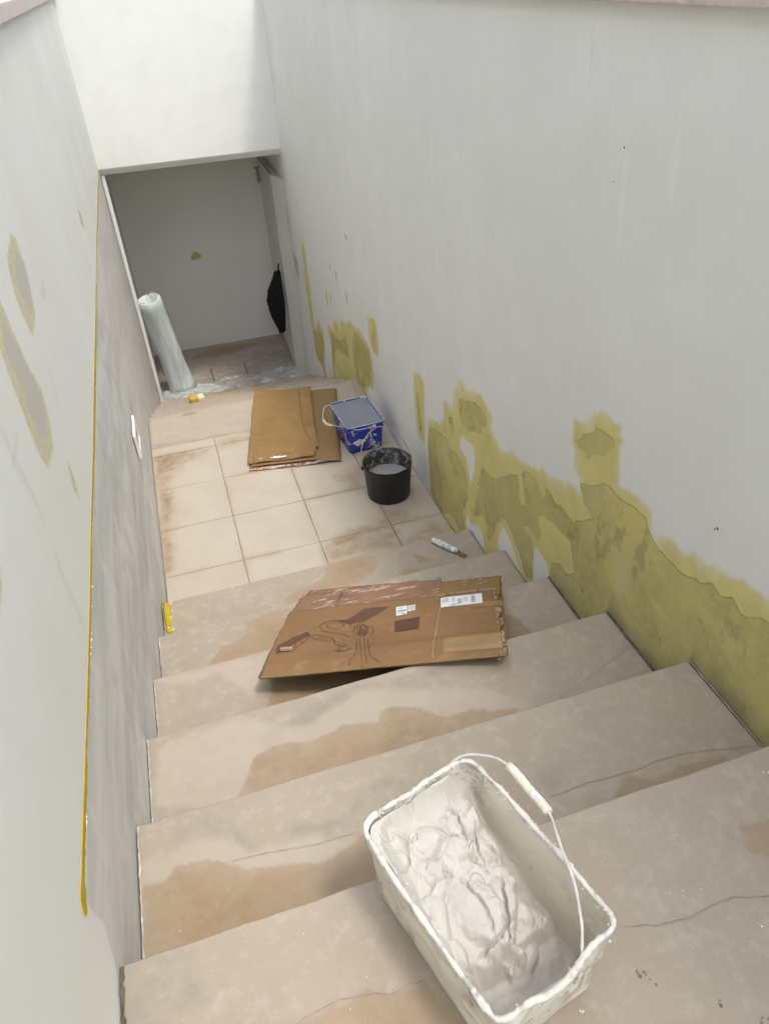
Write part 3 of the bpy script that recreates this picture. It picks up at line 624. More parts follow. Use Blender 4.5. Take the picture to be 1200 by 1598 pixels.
M_RWALL, M_LWALL = mat_right_wall(), mat_left_wall()
M_END = mat_plain_wall('end_wall_paint', (0.80, 0.805, 0.77), (0.775, 0.78, 0.745))
M_ROOM = mat_back_wall()
M_TREAD = mat_stone('worn_limestone', (0.375, 0.316, 0.245), (0.345, 0.288, 0.222))
M_RISER = mat_simple('limestone_riser', (0.36, 0.31, 0.26), (0.3, 0.25, 0.2), 9, 0.6, 0.3, 0.002)
M_TILE = mat_tile()
M_GROUT = mat_simple('dirty_grout', (0.27, 0.205, 0.135), (0.36, 0.29, 0.21), 20, 0.9, 0.1)
M_CRACK = mat_simple('crack_dirt', (0.25, 0.205, 0.16), (0.34, 0.285, 0.23), 30, 0.9, 0.1)
M_GAP = mat_simple('open_joint_dirt', (0.085, 0.075, 0.06), (0.15, 0.13, 0.10), 30, 0.9, 0.1)
M_COPE = mat_simple('pinkish_coping_stone', (0.60, 0.53, 0.48), (0.52, 0.46, 0.42), 30, 0.6, 0.3, 0.002)
M_LOWFLOOR = mat_stone('dusty_lower_floor', (0.42, 0.36, 0.30), (0.34, 0.30, 0.255))
M_GROUND = mat_simple('pale_terrace_paving', (0.42, 0.39, 0.34), (0.35, 0.32, 0.28), 2, 0.8, 0.2, 0.003)
M_TAPE = mat_simple('yellow_masking_tape', (0.50, 0.375, 0.012), (0.43, 0.31, 0.01), 30, 0.55, 0.3)
M_FILLER = mat_simple('white_filler', (0.80, 0.77, 0.71), (0.72, 0.69, 0.62), 30, 0.75, 0.2, 0.002)

# ------------------------------------------------------------------ terrace outside the well
gv, gf = [], []
for (a, b, c, d) in ((-120, -0.23, -120, 120), (W + 0.23, 120, -120, 120), (-0.23, W + 0.23, -120, -2.72), (-0.23, W + 0.23, 5.75, 120)):
    n = len(gv)
    gv += [(a, c, 1.012), (b, c, 1.012), (b, d, 1.012), (a, d, 1.012)]
    gf.append((n, n + 1, n + 2, n + 3))
tag(obj('ground', gv, gf, M_GROUND), kind='structure')

# unseen buildings, added only to shade the steps and dim the upper walls
M_RENDER = mat_plain_wall('blocker_render', (0.62, 0.60, 0.55), (0.57, 0.55, 0.50))
M_PANE = Mat('window_glass', 0.08, 0.5).done((0.05, 0.06, 0.07))
M_FRAME = mat_simple('window_frame_paint', (0.7, 0.7, 0.67))
def blocker(label, x0, x1, y0, y1, h, face, n):
    r = thing('blocker', label, 'blocker', ((x0 + x1) / 2, (y0 + y1) / 2, 1.012))
    hx, hy = (x1 - x0) / 2, (y1 - y0) / 2
    v, f = box(-hx, hx, -hy, hy, 0.0, h)
    obj('blocker_wall', v, f, M_RENDER, r)
    v, f = box(-hx - 0.1, hx + 0.1, -hy - 0.1, hy + 0.1, h + 0.002, h + 0.16, 0.01)
    obj('flat_roof', v, f, M_COPE, r)
    for k in range(n):
        yc = -hy + (k + 0.5) * 2 * hy / n
        xf = face * hx
        v, f = box(xf - 0.03, xf + 0.03, yc - 0.5, yc + 0.5, h - 1.9, h - 0.7, 0.006)
        w_ = obj('window', v, f, M_FRAME, r)
        v, f = box(xf - 0.034, xf + 0.034, yc - 0.43, yc + 0.43, h - 1.83, h - 0.77)
        obj('pane', v, f, M_PANE, w_)
blocker('unseen added house standing behind the parapet of the patched wall', 1.85, 7.1, -9.3, -3.05, 4.3, -1, 3)
blocker('unseen added house across the terrace from the patched wall', 4.8, 9.5, -2.4, 7.5, 5.4, -1, 4)
blocker('unseen added house standing behind the wall with the yellow line', -7.5, -1.5, -8.0, 6.0, 4.6, 1, 5)

# ------------------------------------------------------------------ walls
def wall_sheet(xface, depth, mat, attrs, y0, y1, ya, yb, z0, z1, zb, res, parent, flip):
    ys = np.concatenate([np.linspace(y0, ya, 40)[:-1], np.linspace(ya, yb, int((yb - ya) / res))[:-1], np.linspace(yb, y1, 20)])
    zs = np.concatenate([np.linspace(z0, zb, int((zb - z0) / res))[:-1], np.linspace(zb, z1, 24)])
    Y, Z = np.meshgrid(ys, zs)
    X = np.full(Y.shape, xface) + (fbm(Y * 1.3, Z * 1.3, 5, 3) - 0.5) * 0.008 * (1 if depth > 0 else -1)
    V = np.stack([X, Y, Z], -1).reshape(-1, 3)
    n, m = len(ys), len(zs)
    F = grid_faces(n, m)
    if not flip:
        F = [f[::-1] for f in F]
    ring = list(range(n)) + [j * n + n - 1 for j in range(1, m)] + [(m - 1) * n + i for i in range(n - 2, -1, -1)] + [j * n for j in range(m - 2, 0, -1)]
    low = V[ring].copy()
    low[:, 0] = xface + depth
    b, L = len(V), len(ring)
    V = np.concatenate([V, low])
    q = [(ring[k], ring[(k + 1) % L], b + (k + 1) % L, b + k) for k in range(L)]
    q.append(tuple(b + k for k in range(L)))
    F += q if flip else [f[::-1] for f in q]
    return obj('plaster_face', V, F, mat, parent, True, {k: fn(V[:, 1], V[:, 2]) for k, fn in attrs.items()})

def foot_dist(y, z):
    """height above the tread or floor that meets the wall"""
    k = np.clip(np.ceil(-y / GOING), 0, 20)
    base = np.where(y > 0, np.where(y < LAND_END, 0, -RISE * np.ceil((y - LAND_END) / GOING)), k * RISE + RISE * 0)
    return np.clip(z - np.maximum(base, FLOOR_Z), -0.3, 1.0)

wr = thing('plastered_wall', 'tall off-white wall with large yellow-green primer patches along the stairs', 'wall', (0, 0, 0))
pr = wall_sheet(W, 0.24, M_RWALL, {'primer': lambda y, z: sdf(y, z, R_PRIMER), 'bare': lambda y, z: sdf(y, z, R_BARE, 0.1),
    'white': lambda y, z: sdf(y, z, R_WHITE, 0.1), 'streak': lambda y, z: sdf(y, z, R_STREAK, 0.1), 'grey': lambda y, z: sdf(y, z, R_GREY, 0.1),
    'foot': foot_dist}, -5.3, BACK_Y, -2.3, 4.5, -1.3, COPE_Z, 1.45, 0.011, wr, False)
pr['label'] = 'wall face patched with yellow-green primer over bare plaster'

def cope(parent, x0, x1, ylist, overs):
    for a, b in zip(ylist[:-1], ylist[1:]):
        v, f = box(x0, x1, a + 0.002, b - 0.002, COPE_Z, COPE_Z + 0.055, 0.004, 2)
        obj('coping_slab', v, f, M_COPE, parent)
cope(wr, W - 0.022, W + 0.27, [-5.3, -4.1, -2.9, -1.75, -0.62, 0.5, 1.62, 2.75, END_Y], 1)
# hairline crack and specks high on the wall
fr_r = lambda u, v, h: (W - 0.0052 - h, u, v)
v, f = ribbon(jag([(-0.708, 2.338), (-0.699, 2.261), (-0.712, 2.15)], 0.012, 0.0015), 0.0016, fr_r, 0.0, True)
obj('hairline_crack', v, f, M_COPE, wr)
for (yy, zz, r) in ((-0.904, 2.046, 0.004), (-0.876, 1.962, 0.002), (-1.512, 1.299, 0.005), (-1.505, 1.292, 0.003)):
    v = [(W - 0.0055, yy + r * math.cos(a) * random.uniform(.6, 1), zz + r * math.sin(a) * random.uniform(.6, 1)) for a in np.linspace(0, 2 * math.pi, 9)[:-1]]
    obj('chip', v + [(W - 0.0085, yy, zz)], [(i, (i + 1) % 8, 8) for i in range(8)], M_GAP, wr)

wl = thing('plastered_wall', 'off-white wall with grey skim coat below a long yellow line', 'wall', (0, 0, 0))
pl_ = wall_sheet(0.0, -0.24, M_LWALL, {'primer': lambda y, z: sdf(y, z, L_PRIMER, 0.1), 'grey': lambda y, z: sdf(y, z, L_GREY, 0.1), 'scuff': lambda y, z: sdf(y, z, L_SCUFF, 0.1),
    'skim': lambda y, z: sdf(y, z, L_SKIM), 'run': lambda y, z: y}, -5.3, BACK_Y, -2.3, 4.3, -1.3, COPE_Z, 2.1, 0.014, wl, True)
cope(wl, -0.27, 0.022, [-5.3, -4.0, -2.85, -1.7, -0.55, 0.6, 1.75, 2.9, END_Y], -1)
def lw_x(y, z):
    """the slightly wavy surface of the wall that carries the yellow line"""
    return -(float(fbm(np.array([y * 1.3]), np.array([z * 1.3]), 5, 3)[0]) - 0.5) * 0.008
# ragged ridge of filler left along the lower edge of the tape line
rv, rf = [], []
yy = -1.88
while yy < 3.6:
    L = random.uniform(0.003, 0.012)
    zc = np.interp(yy, [-1.92, -1.49, -0.77, 0.8, 4.2], [1.254, 1.237, 1.232, 1.221, 1.205]) - 0.019 + random.uniform(-0.003, 0.002)
    if random.random() < 0.13:
        r = random.uniform(0.0004, 0.0013)
        xw = lw_x(yy, zc)
        b_ = box(xw - 0.001, xw + 0.001 + r, yy, yy + L, zc - r, zc + r, r * 0.5)
        rv, rf = join((rv, rf), b_)
    yy += L + random.uniform(0, 0.006)
tag(obj('filler_ridge', rv, rf, M_FILLER, wl), kind='stuff')

we = thing('end_wall', 'bright off-white wall above the dark doorway at the foot of the stairs', 'wall', (W / 2, END_Y, LINTEL))
pts = [(END_Y, 2.62), (END_Y, LINTEL), (END_Y + 0.012, LINTEL - 0.016), (END_Y + 0.05, LINTEL - 0.054), (END_Y + 0.22, LINTEL - 0.054), (END_Y + 0.22, 2.62)]
nx = 24
xs = np.linspace(-0.012, W + 0.012, nx)
V = [(x - W / 2, y - END_Y, z - LINTEL) for (y, z) in pts for x in xs]
F = [f for f in grid_faces(nx, len(pts))] + [((len(pts) - 1) * nx + i, (len(pts) - 1) * nx + i + 1, i + 1, i) for i in range(nx - 1)]
obj('plaster_face', V, F, M_END, we)
v, f = box(-W / 2 - 0.3, W / 2 + 0.3, -0.03, 0.3, 1.422, 1.475, 0.004, 2)
obj('coping_slab', v, f, M_COPE, we)
v, f = box(0.0045 - W / 2, 0.034 - W / 2, 0.03, 0.12, FLOOR_Z - LINTEL, -0.056, 0.004, 2)
obj('door_jamb', v, f, M_END, we)

# room behind the doorway
wb = thing('back_wall', 'shadowed plain wall with one small yellow stain at the back of the doorway room', 'wall', (W / 2, BACK_Y, FLOOR_Z))
ys = np.linspace(-0.24 - W / 2, W / 2 + 0.24, 130)
zs = np.linspace(0, 2.42, 160)
X, Z = np.meshgrid(ys, zs)
Vb = np.stack([X, np.zeros_like(X), Z], -1).reshape(-1, 3)
ST = [[(0.63 - W / 2, 1.03), (0.66 - W / 2, 1.06), (0.72 - W / 2, 1.05), (0.745 - W / 2, 1.015), (0.71 - W / 2, 0.985), (0.65 - W / 2, 0.98), (0.622 - W / 2, 1.0)]]
obj('plaster_face', Vb, grid_faces(130, 160), M_ROOM, wb, True, {'primer': sdf(Vb[:, 0], Vb[:, 2], ST, 0.1)})
v, f = box(-W / 2 - 0.3, W / 2 + 0.3, 0.006, 0.2, 0, 2.42)
obj('masonry', v, f, M_ROOM, wb)
v, f = box(-0.24, W + 0.24, END_Y + 0.222, BACK_Y + 0.2, LINTEL + 0.002, LINTEL + 0.2)
tag(obj('ceiling', v, f, M_ROOM), kind='structure')

# ------------------------------------------------------------------ stairs
def side_d(x0, x1):
    return lambda x, y: np.minimum(x - x0, x1 - x)
def stair_attr(i):
    if 0 <= i < 6:
        return {'tan': lambda x, y: sdf(x, y, T_TAN[i]), 'wash': lambda x, y: sdf(x, y, T_WASH[i]), 'grey': lambda x, y: sdf(x, y, T_GREY[i]), 'side': side_d(0, W)}
    neg = lambda x, y: np.full(x.shape, -0.25)
    return {'tan': neg, 'wash': neg, 'grey': neg, 'side': side_d(0, W)}
GAPR = 0.006
M_JOINT = mat_simple('pale_joint_mortar', (0.62, 0.57, 0.50), (0.40, 0.34, 0.27), 25, 0.9, 0.1)
up = thing('stone_staircase', 'upper flight of worn beige stone steps descending to the tiled landing', 'staircase', (0, 0, 0))
for i in range(0, 6):
    yn, z = -i * GOING, (i + 1) * RISE
    v, f, at = slab(0.003, W - GAPR, yn - (GOING + 0.012 if i < 5 else 0.82), yn, z, 0.034, 0.011, 0.0028, stair_attr(i), 0.0022)
    # slightly uneven, worn front arris
    v[:, 1] += np.where(np.abs(v[:, 1] - yn) < 0.004, (fbm(v[:, 0] * 7, v[:, 0] * 0 + i * 3.7, 9, 5) - 0.5) * 0.009, 0)
    t = obj('tread', v, f, M_TREAD, up, False, at)
    vv, ff = box(0.003, W - GAPR, yn - 0.032, yn - 0.012, z - RISE + 0.0005, z - 0.035)
    obj('riser', vv, ff, M_RISER, up)
    if i < 6:
        for q in T_CRACK[i]:
            cv, cf = ribbon(jag(q, 0.010, 0.0018), 0.0014, lambda a, b, h, z=z: (a, b, z + h), 0.0016, False, 0.5)
            obj('crack', cv, cf, M_CRACK, t)
        # dirty open joint against the patched wall, and a ragged joint on the other side
        e = jag([(W - 0.004, yn - 0.003), (W - 0.005, yn - GOING)], 0.015, 0.0014)
        w_ = (0.004, 0.004, 0.006, 0.010, 0.006, 0.006)[i]
        cv, cf = ribbon(e, w_, lambda a, b, h, z=z: (a, b, z + h), 0.002, False, 0.5)
        obj('joint', cv, cf, M_GAP if i in (2, 3) else M_CRACK, t)
        e = jag([(0.005, yn - 0.003), (0.005, yn - GOING)], 0.010, 0.0012)
        cv, cf = ribbon(e, 0.003 if i < 5 else 0.007, lambda a, b, h, z=z: (a, b, z + h), 0.002, False, 0.6)
        obj('joint', cv, cf, M_JOINT if i not in (5,) else M_GAP, t)
v, f = [], []
for i in range(6):
    v, f = join((v, f), box(0.0, W, -(i + 1) * GOING - (0.0 if i < 5 else 0.45), -i * GOING - 0.034, -0.3, (i + 1) * RISE - 0.036))
obj('stair_core', v, f, M_RISER, up)

lo = thing('stone_staircase', 'lower flight of dusty stone steps below the landing, leading to the doorway', 'staircase', (0, LAND_END, FLOOR_Z))
def lower_attr(k):
    r = np.random.default_rng(40 + k)
    polys = []
    for _ in range(3):
        cx, cy = r.uniform(0.2, 1.4), -r.uniform(0.02, 0.3)
        polys.append([(cx + r.uniform(.05, .22) * math.cos(a), cy + r.uniform(.02, .1) * math.sin(a)) for a in np.linspace(0, 6.28, 9)[:-1]])
    return {'tan': lambda x, y: sdf(x, y - yk, polys), 'wash': lambda x, y: np.full(x.shape, -0.25), 'grey': lambda x, y: np.full(x.shape, -0.25), 'side': side_d(0, W)}
for k in range(1, 6):
    yk, z = k * GOING, -k * RISE - FLOOR_Z
    v, f, at = slab(0.003, W - GAPR, yk - GOING - 0.012, yk, z, 0.034, 0.02, 0.0028, lower_attr(k), 0.003)
    obj('tread', v, f, M_TREAD, lo, False, at)
    v, f = box(0.003, W - GAPR, yk - 0.032, yk - 0.012, z - RISE + 0.0005, z - 0.035)
    obj('riser', v, f, M_RISER, lo)
v, f = box(0.003, W - GAPR, -0.032, -0.012, -RISE - FLOOR_Z + 0.0005, -FLOOR_Z - 0.036)
obj('riser', v, f, M_RISER, lo)

# ------------------------------------------------------------------ landing with its tiles
v, f = box(0.0, W, -0.012, LAND_END - 0.034, -0.3, -0.0055)
land = tag(obj('landing', v, f, M_GROUT), kind='structure')
def tile_attr(x0, x1, y0, y1):
    return {'tan': lambda x, y: sdf(x, y, TILE_DIRT), 'grey': lambda x, y: sdf(x, y, TILE_HEAVY),
            'side': lambda x, y: np.minimum(np.minimum(x - x0, x1 - x), np.minimum(y - y0, y1 - y))}
cols = [0.003, 0.404, 0.809, 1.206, W - 0.004]
rows = [-0.010, 0.380, 0.781, 1.184, 1.583, 1.688]
for r in range(5):
    for c in range(4):
        g0 = 0.0035 if c == 3 else 0.0018
        g1 = 0.0035 if c == 2 else 0.0018
        x0, x1 = cols[c] + g0, cols[c + 1] - g1
        y0, y1 = rows[r] + 0.0016, rows[r + 1] - (0.003 if r == 3 else 0.0016)
        v, f, at = slab(x0, x1, y0, y1, random.uniform(-0.0008, 0.0008), 0.009, 0.013, 0.0012, tile_attr(x0, x1, y0, y1))
        obj('tile', v, f, M_TILE, land, False, at)
v, f, at = slab(0.003, W - GAPR, rows[-1] + 0.003, LAND_END, 0.001, 0.034, 0.02, 0.0028,
                {'tan': lambda x, y: sdf(x, y, [[(0.2, 2.06), (0.32, 2.05), (0.36, 2.09), (0.25, 2.1)]]), 'wash': lambda x, y: sdf(x, y, [[(0.0, 1.75), (0.6, 1.7), (1.4, 1.75), (1.45, 2.1), (0.7, 2.11), (0.03, 2.1)]]),
                 'grey': lambda x, y: np.full(x.shape, -0.25), 'side': side_d(0, W)}, 0.002)
obj('edge_slab', v, f, M_TREAD, land, False, at)

# lower floor
v, f, at = slab(-0.05, W + 0.05, LAND_END + 5 * GOING - 0.05, BACK_Y + 0.05, FLOOR_Z, 0.2, 0.02, 0.001,
    {'tan': lambda x, y: sdf(x, y, [[(0.4, 5.3), (0.8, 5.25), (1.2, 5.4), (1.0, 5.5), (0.5, 5.45)]]), 'wash': lambda x, y: np.full(x.shape, -0.25),
     'grey': lambda x, y: sdf(x, y, [[(0.1, 4.3), (0.5, 4.5), (0.9, 4.45), (1.4, 4.4), (1.5, 5.1), (1.1, 5.15), (0.9, 5.0), (0.4, 5.1), (0.1, 4.9)]]), 'side': side_d(0, W)}, 0.001)
tag(obj('floor', v, f, M_LOWFLOOR, None, False, at), kind='structure')
hc = thing('floor_hatch', 'square stone access hatch set in the floor of the doorway room', 'hatch', (0.745, 4.78, FLOOR_Z))
v, f = box(-0.185, 0.185, -0.18, 0.18, 0.0012, 0.003)
obj('frame', v, f, M_GAP, hc)
v, f, at = slab(-0.174, 0.174, -0.169, 0.169, 0.008, 0.006, 0.03, 0.002, {'tan': lambda x, y: x * 0 - 1, 'wash': lambda x, y: x * 0 - 1, 'grey': lambda x, y: x * 0 + 0.03, 'side': lambda x, y: x * 0 + 1})
obj('cover', v, f, M_LOWFLOOR, hc, False, at)

# ------------------------------------------------------------------ yellow tape
def tape_z(y): return np.interp(y, [-1.92, -1.49, -0.77, 0.8, 4.2], [1.254, 1.237, 1.232, 1.221, 1.205])
ys = np.arange(-1.915, END_Y - 0.01, 0.008)
tv = []
for i, y in enumerate(ys):
    zt = float(tape_z(y)) + random.uniform(-0.0006, 0.0006)
    w_ = 0.018 + 0.006 * math.sin(y * 2.3 + 1) + random.uniform(-0.0025, 0.0025)
    if -1.62 < y < -1.50: w_ *= 0.55
    if 1.3 < y < 2.0: w_ *= 0.5
    if y < -1.88: w_ = 0.030
    xa, xb = lw_x(y, zt), lw_x(y, zt - w_)
    tv += [(xa + 0.0016, y, zt), (xb + 0.0016, y, zt - w_), (xa - 0.001, y, zt), (xb - 0.001, y, zt - w_)]
n = len(ys)
tf = []
for i in range(n - 1):
    a, b = 4 * i, 4 * (i + 1)
    tf += [(a, a + 1, b + 1, b), (a + 2, b + 2, b + 3, a + 3), (a, b, b + 2, a + 2), (a + 1, a + 3, b + 3, b + 1)]
tf += [(0, 2, 3, 1), (4 * (n - 1), 4 * (n - 1) + 1, 4 * (n - 1) + 3, 4 * (n - 1) + 2)]
tl = thing('masking_tape', 'long thin yellow tape line running along the wall from doorway top to near step', 'tape', (0, 0, 0))
obj('strip', tv, tf, M_TAPE, tl)
xe = lw_x(-1.92, 1.23)
ev = [(xe + 0.0018, -1.914, 1.2545), (xe + 0.0022, -1.926, 1.240), (xe + 0.0026, -1.927, 1.226), (xe + 0.0022, -1.916, 1.2185), (xe + 0.0018, -1.904, 1.222), (xe + 0.0018, -1.905, 1.250)]
obj('rounded_end', ev + [(p[0] - 0.002, p[1], p[2]) for p in ev], [tuple(range(6))] + [tuple(range(11, 5, -1))] + [(i, i + 6, (i + 1) % 6 + 6, (i + 1) % 6) for i in range(6)], M_TAPE, tl)
ts = thing('masking_tape', 'short bright yellow tape patch at the wall base beside a step', 'tape', (0.0, 0.0, RISE))
def tape_piece(y0, y1, w0, w1):
    m_ = 9
    V, F = [], []
    prof = [(0.0075, 0.03), (0.0075, 0.006), (0.011, 0.0035), (0.03, 0.0032)]
    for j in range(m_):
        t = j / (m_ - 1)
        y = y0 + (y1 - y0) * t
        for (x, z) in prof:
            V.append((x * (w0 + (w1 - w0) * t) / 0.03 + 0.004 + random.uniform(-.0007, .0007), y, z))
    return V, grid_faces(4, m_)
v, f = tape_piece(-0.004, -0.155, 0.030, 0.034)
obj('strip', v, f, M_TAPE, ts)
v, f = tape_piece(-0.168, -0.2, 0.034, 0.038)
obj('torn_end', v, f, M_TAPE, ts)
fv, ff = [], []
for _ in range(22):
    y = random.uniform(-0.22, 0.0)
    x = 0.038 + random.uniform(-0.006, 0.008) if random.random() < .7 else random.uniform(0.01, 0.05)
    if x < 0.032 and not (-0.17 < y < -0.155): continue
    r = random.uniform(0.0008, 0.0024)
    fv, ff = join((fv, ff), box(x - r, x + r, y - r * 2, y + r * 2, 0.0025, 0.0045 + r * .4, r * .4))
tag(obj('filler_crumbs', fv, ff, M_FILLER, ts), kind='stuff')

# ------------------------------------------------------------------ recessed step light
M_PLASTIC = mat_simple('white_plastic', (0.80, 0.80, 0.77), (0.74, 0.74, 0.71), 8, 0.45, 0.4)
sl = thing('step_light', 'white square step light with dark pane set in the grey wall', 'light', (0.0065, 0.955, 0.508))
hs = 0.115
outer = dense(rrect(hs, hs * 0.62, 0.006, 3), 1)
def ring_yz(sx, sy, x): return [(x, a, b) for a, b in rrect(sx, sy, 0.006, 3)]
hy, hz = 0.118, 0.072
rings = [ring_yz(hy, hz, -0.002), ring_yz(hy, hz, 0.008), ring_yz(hy - 0.004, hz - 0.004, 0.011), ring_yz(hy - 0.030, hz - 0.026, 0.011), ring_yz(hy - 0.033, hz - 0.029, 0.002)]
v, f = loft(rings, False, False)
obj('frame', v, [q[::-1] for q in f], M_PLASTIC, sl)
v, f = box(-0.0005, 0.0065, -(hy - 0.031), hy - 0.031, -(hz - 0.027), hz - 0.027)
obj('pane', v, f, mat_glass_dark(), sl)

# ------------------------------------------------------------------ door leaf, bag
M_DOOR = mat_simple('off_white_door_paint', (0.70, 0.70, 0.665), (0.65, 0.65, 0.615), 3, 0.5, 0.35)
M_METAL = mat_simple('dull_steel', (0.42, 0.42, 0.41), (0.30, 0.30, 0.29), 30, 0.4, 0.5, metal=0.8)
dl = thing('door', 'open pale door folded back against the wall inside the doorway', 'door', (1.43, 4.54, FLOOR_Z + 0.006))
dv = [(0, 0), (0.0695, -0.26), (0.0695, 1.035), (0.048, 1.035)]
v = [(x, y, z) for z in (0.0, 1.945) for x, y in dv]
obj('door_leaf', v, [(3, 2, 1, 0), (4, 5, 6, 7), (0, 1, 5, 4), (1, 2, 6, 5), (2, 3, 7, 6), (3, 0, 4, 7)], M_DOOR, dl)
v, f = box(-0.002, 0.003, -0.003, 0.009, 0.002, 1.943)
obj('edge_strip', v, f, M_METAL, dl)
v, f = join(box(0.0, 0.006, 0.0, 0.5, 1.9452, 1.9475), ([], []))
v = [(x + 0.0464 * y / 1.0, y * 2.06, z) for x, y, z in v]
obj('top_seal', v, f, M_GAP, dl)
br = thing('wall_bracket', 'small metal bracket high in the corner of the doorway room', 'bracket', (1.452, 5.52, 0.66))
v, f = tube([(0, 0, 0), (0, 0, 0.13)], 0.011, 10)
obj('cylinder', v, f, M_METAL, br, True)
v, f = box(-0.03, 0.05, -0.014, 0.014, 0.135, 0.15, 0.002)
obj('top_plate', v, f, M_METAL, br)
v, f = box(-0.016, 0.05, -0.012, 0.012, 0.026, 0.036, 0.002)
obj('lower_plate', v, f, M_METAL, br)

M_BAG = Mat('black_fabric', 0.75, 0.25)
M_BAG = M_BAG.done(M_BAG.mix(M_BAG.noise(20, 4), (0.004, 0.004, 0.006), (0.012, 0.012, 0.014)), M_BAG.bump(M_BAG.noise(26, 6, 0.7, M_BAG.vec((1, 1, 0.3))), 0.012))
bag = thing('hanging_bag', 'black fabric bag hanging on the open door', 'bag', (1.414, 4.62, -0.60))
prof = [(0.000, 0.028, 0.022), (0.02, 0.040, 0.030), (0.09, 0.062, 0.045), (0.17, 0.085, 0.058), (0.26, 0.098, 0.066), (0.35, 0.102, 0.066), (0.44, 0.090, 0.058), (0.52, 0.066, 0.046), (0.58, 0.046, 0.036), (0.615, 0.040, 0.030), (0.63, 0.034, 0.024)]
rings = []
for j, (z, wx_, wy) in enumerate(prof):
    ring = []
    for k in range(28):
        a = 2 * math.pi * k / 28
        r = 1 + 0.07 * math.sin(5 * a + j) + 0.04 * math.sin(9 * a + 2 * j)
        # flat against the door on one side, bulging into the room on the other
        cx = math.cos(a)
        x = (cx * wx_ * 1.5 if cx < 0 else cx * 0.012) * r
        ring.append((x - 0.012 - (0.045 if j == 0 else 0.03 * (1 - z / .3) if z < .3 else 0), math.sin(a) * wy * r, z))
    rings.append(ring)
v, f = loft(rings, True, True)
obj('bag_body', v, f, M_BAG, bag, True)
v, f = tube(catmull([(-0.02, -0.015, 0.62), (-0.012, -0.01, 0.68), (-0.004, 0.0, 0.70), (-0.012, 0.012, 0.68), (-0.02, 0.016, 0.62)], 5), 0.006, 6)
obj('strap', v, f, M_BAG, bag, True)

# ------------------------------------------------------------------ roll of plastic film and loose film
M_FILM = mat_film('milky_film_roll', 0.85, (0.66, 0.74, 0.71))
M_SHEET = mat_film('loose_clear_film', 0.38, (0.64, 0.70, 0.69))
lean = Vector((-0.115, -0.13, 1.0)).normalized()
b0 = Vector((0.245, 4.60, FLOOR_Z + 0.004))
fr = thing('film_roll', 'tall translucent roll of plastic sheeting leaning beside the door jamb', 'plastic roll', b0)
e1 = lean.cross(Vector((0, 1, 0))).normalized()
e2 = lean.cross(e1).normalized()
def roll_ring(h, r, seed, n=40):
    out = []
    for k in range(n):
        a = 2 * math.pi * k / n
        rr_ = r * (1 + 0.035 * math.sin(3 * a + seed) + 0.02 * math.sin(7 * a + 2 * seed)) + 0.006 * (k / n)
        z = max(0.0, 0.0)
        p = lean * h + e1 * math.cos(a) * rr_ + e2 * math.sin(a) * rr_
        if h < 0.02: p.z = 0.0
        out.append(tuple(p))
    return out
rings = [roll_ring(h, r, s) for h, r, s in ((0, 0.138, 0), (0.1, 0.128, .3), (0.3, 0.115, .8), (0.55, 0.112, 1.2), (0.8, 0.110, 1.6), (0.93, 0.107, 1.8), (0.96, 0.109, 1.9), (1.035, 0.106, 2.0), (1.04, 0.096, 2.0), (1.02, 0.055, 2.0), (0.9, 0.05, 2.0))]
v, f = loft(rings, True, True)
obj('roll', v, f, M_FILM, fr, True)
# crumpled tail of film at the top and a wrinkled skirt round the foot
tv_, tf_ = [], []
n_ = 26
for j in range(5):
    for k in range(n_):
        a = math.pi * (0.55 + 1.0 * k / (n_ - 1))
        h = 1.0 + 0.022 * j + 0.012 * random.uniform(-1, 1)
        r = 0.085 - 0.008 * j + 0.012 * random.uniform(-1, 1)
        tv_.append(tuple(lean * h + e1 * math.cos(a) * r + e2 * math.sin(a) * r))
obj('crumpled_end', tv_, grid_faces(n_, 5), M_SHEET, fr, True)

fs = thing('film_sheet', 'crumpled clear plastic film spread over the floor at the doorway', 'plastic film', (0.75, 4.35, FLOOR_Z))
nx_, ny_ = 110, 46
X, Y = np.meshgrid(np.linspace(-0.70, 0.70, nx_), np.linspace(-0.2, 0.24, ny_))
edge = 0.09 * fbm(X * 4 + 3, X * 0 + 1.3, 4)
Yw = Y * (0.75 + 0.8 * fbm(X * 3.2, X * 0 + 7, 8)) - 0.02
ridge = np.abs(fbm(X * 7 + Y * 4, Y * 8 - X * 3, 21, 4) - 0.5) * 2
Zs = 0.006 + 0.025 * (1 - ridge) ** 3 + 0.012 * fbm(X * 12, Y * 12, 31) + 0.04 * np.exp(-((X + 0.45) ** 2 + (Y + 0.05) ** 2) / 0.03)
obj('sheet', np.stack([X, Yw, Zs], -1), grid_faces(nx_, ny_), M_SHEET, fs, True)

# ------------------------------------------------------------------ sponge
M_SPY = mat_simple('yellow_sponge_foam', (0.62, 0.42, 0.09), (0.50, 0.32, 0.06), 60, 0.9, 0.1, 0.004, 120)
M_SPW = mat_simple('cream_sponge_face', (0.75, 0.68, 0.50), (0.66, 0.58, 0.42), 60, 0.9, 0.1, 0.004, 120)
sp = thing('sponge', 'small yellow and cream sponge on the lower steps beside the film roll', 'sponge', (0.357, 3.25, -3 * RISE + 0.001), math.radians(6))
v, f = box(-0.065, 0.0, -0.045, 0.045, 0.0, 0.052, 0.008, 2)
obj('foam_block', v, f, M_SPY, sp, True)
v, f = box(0.0005, 0.06, -0.043, 0.043, 0.0, 0.047, 0.008, 2)
obj('cream_block', v, f, M_SPW, sp, True)

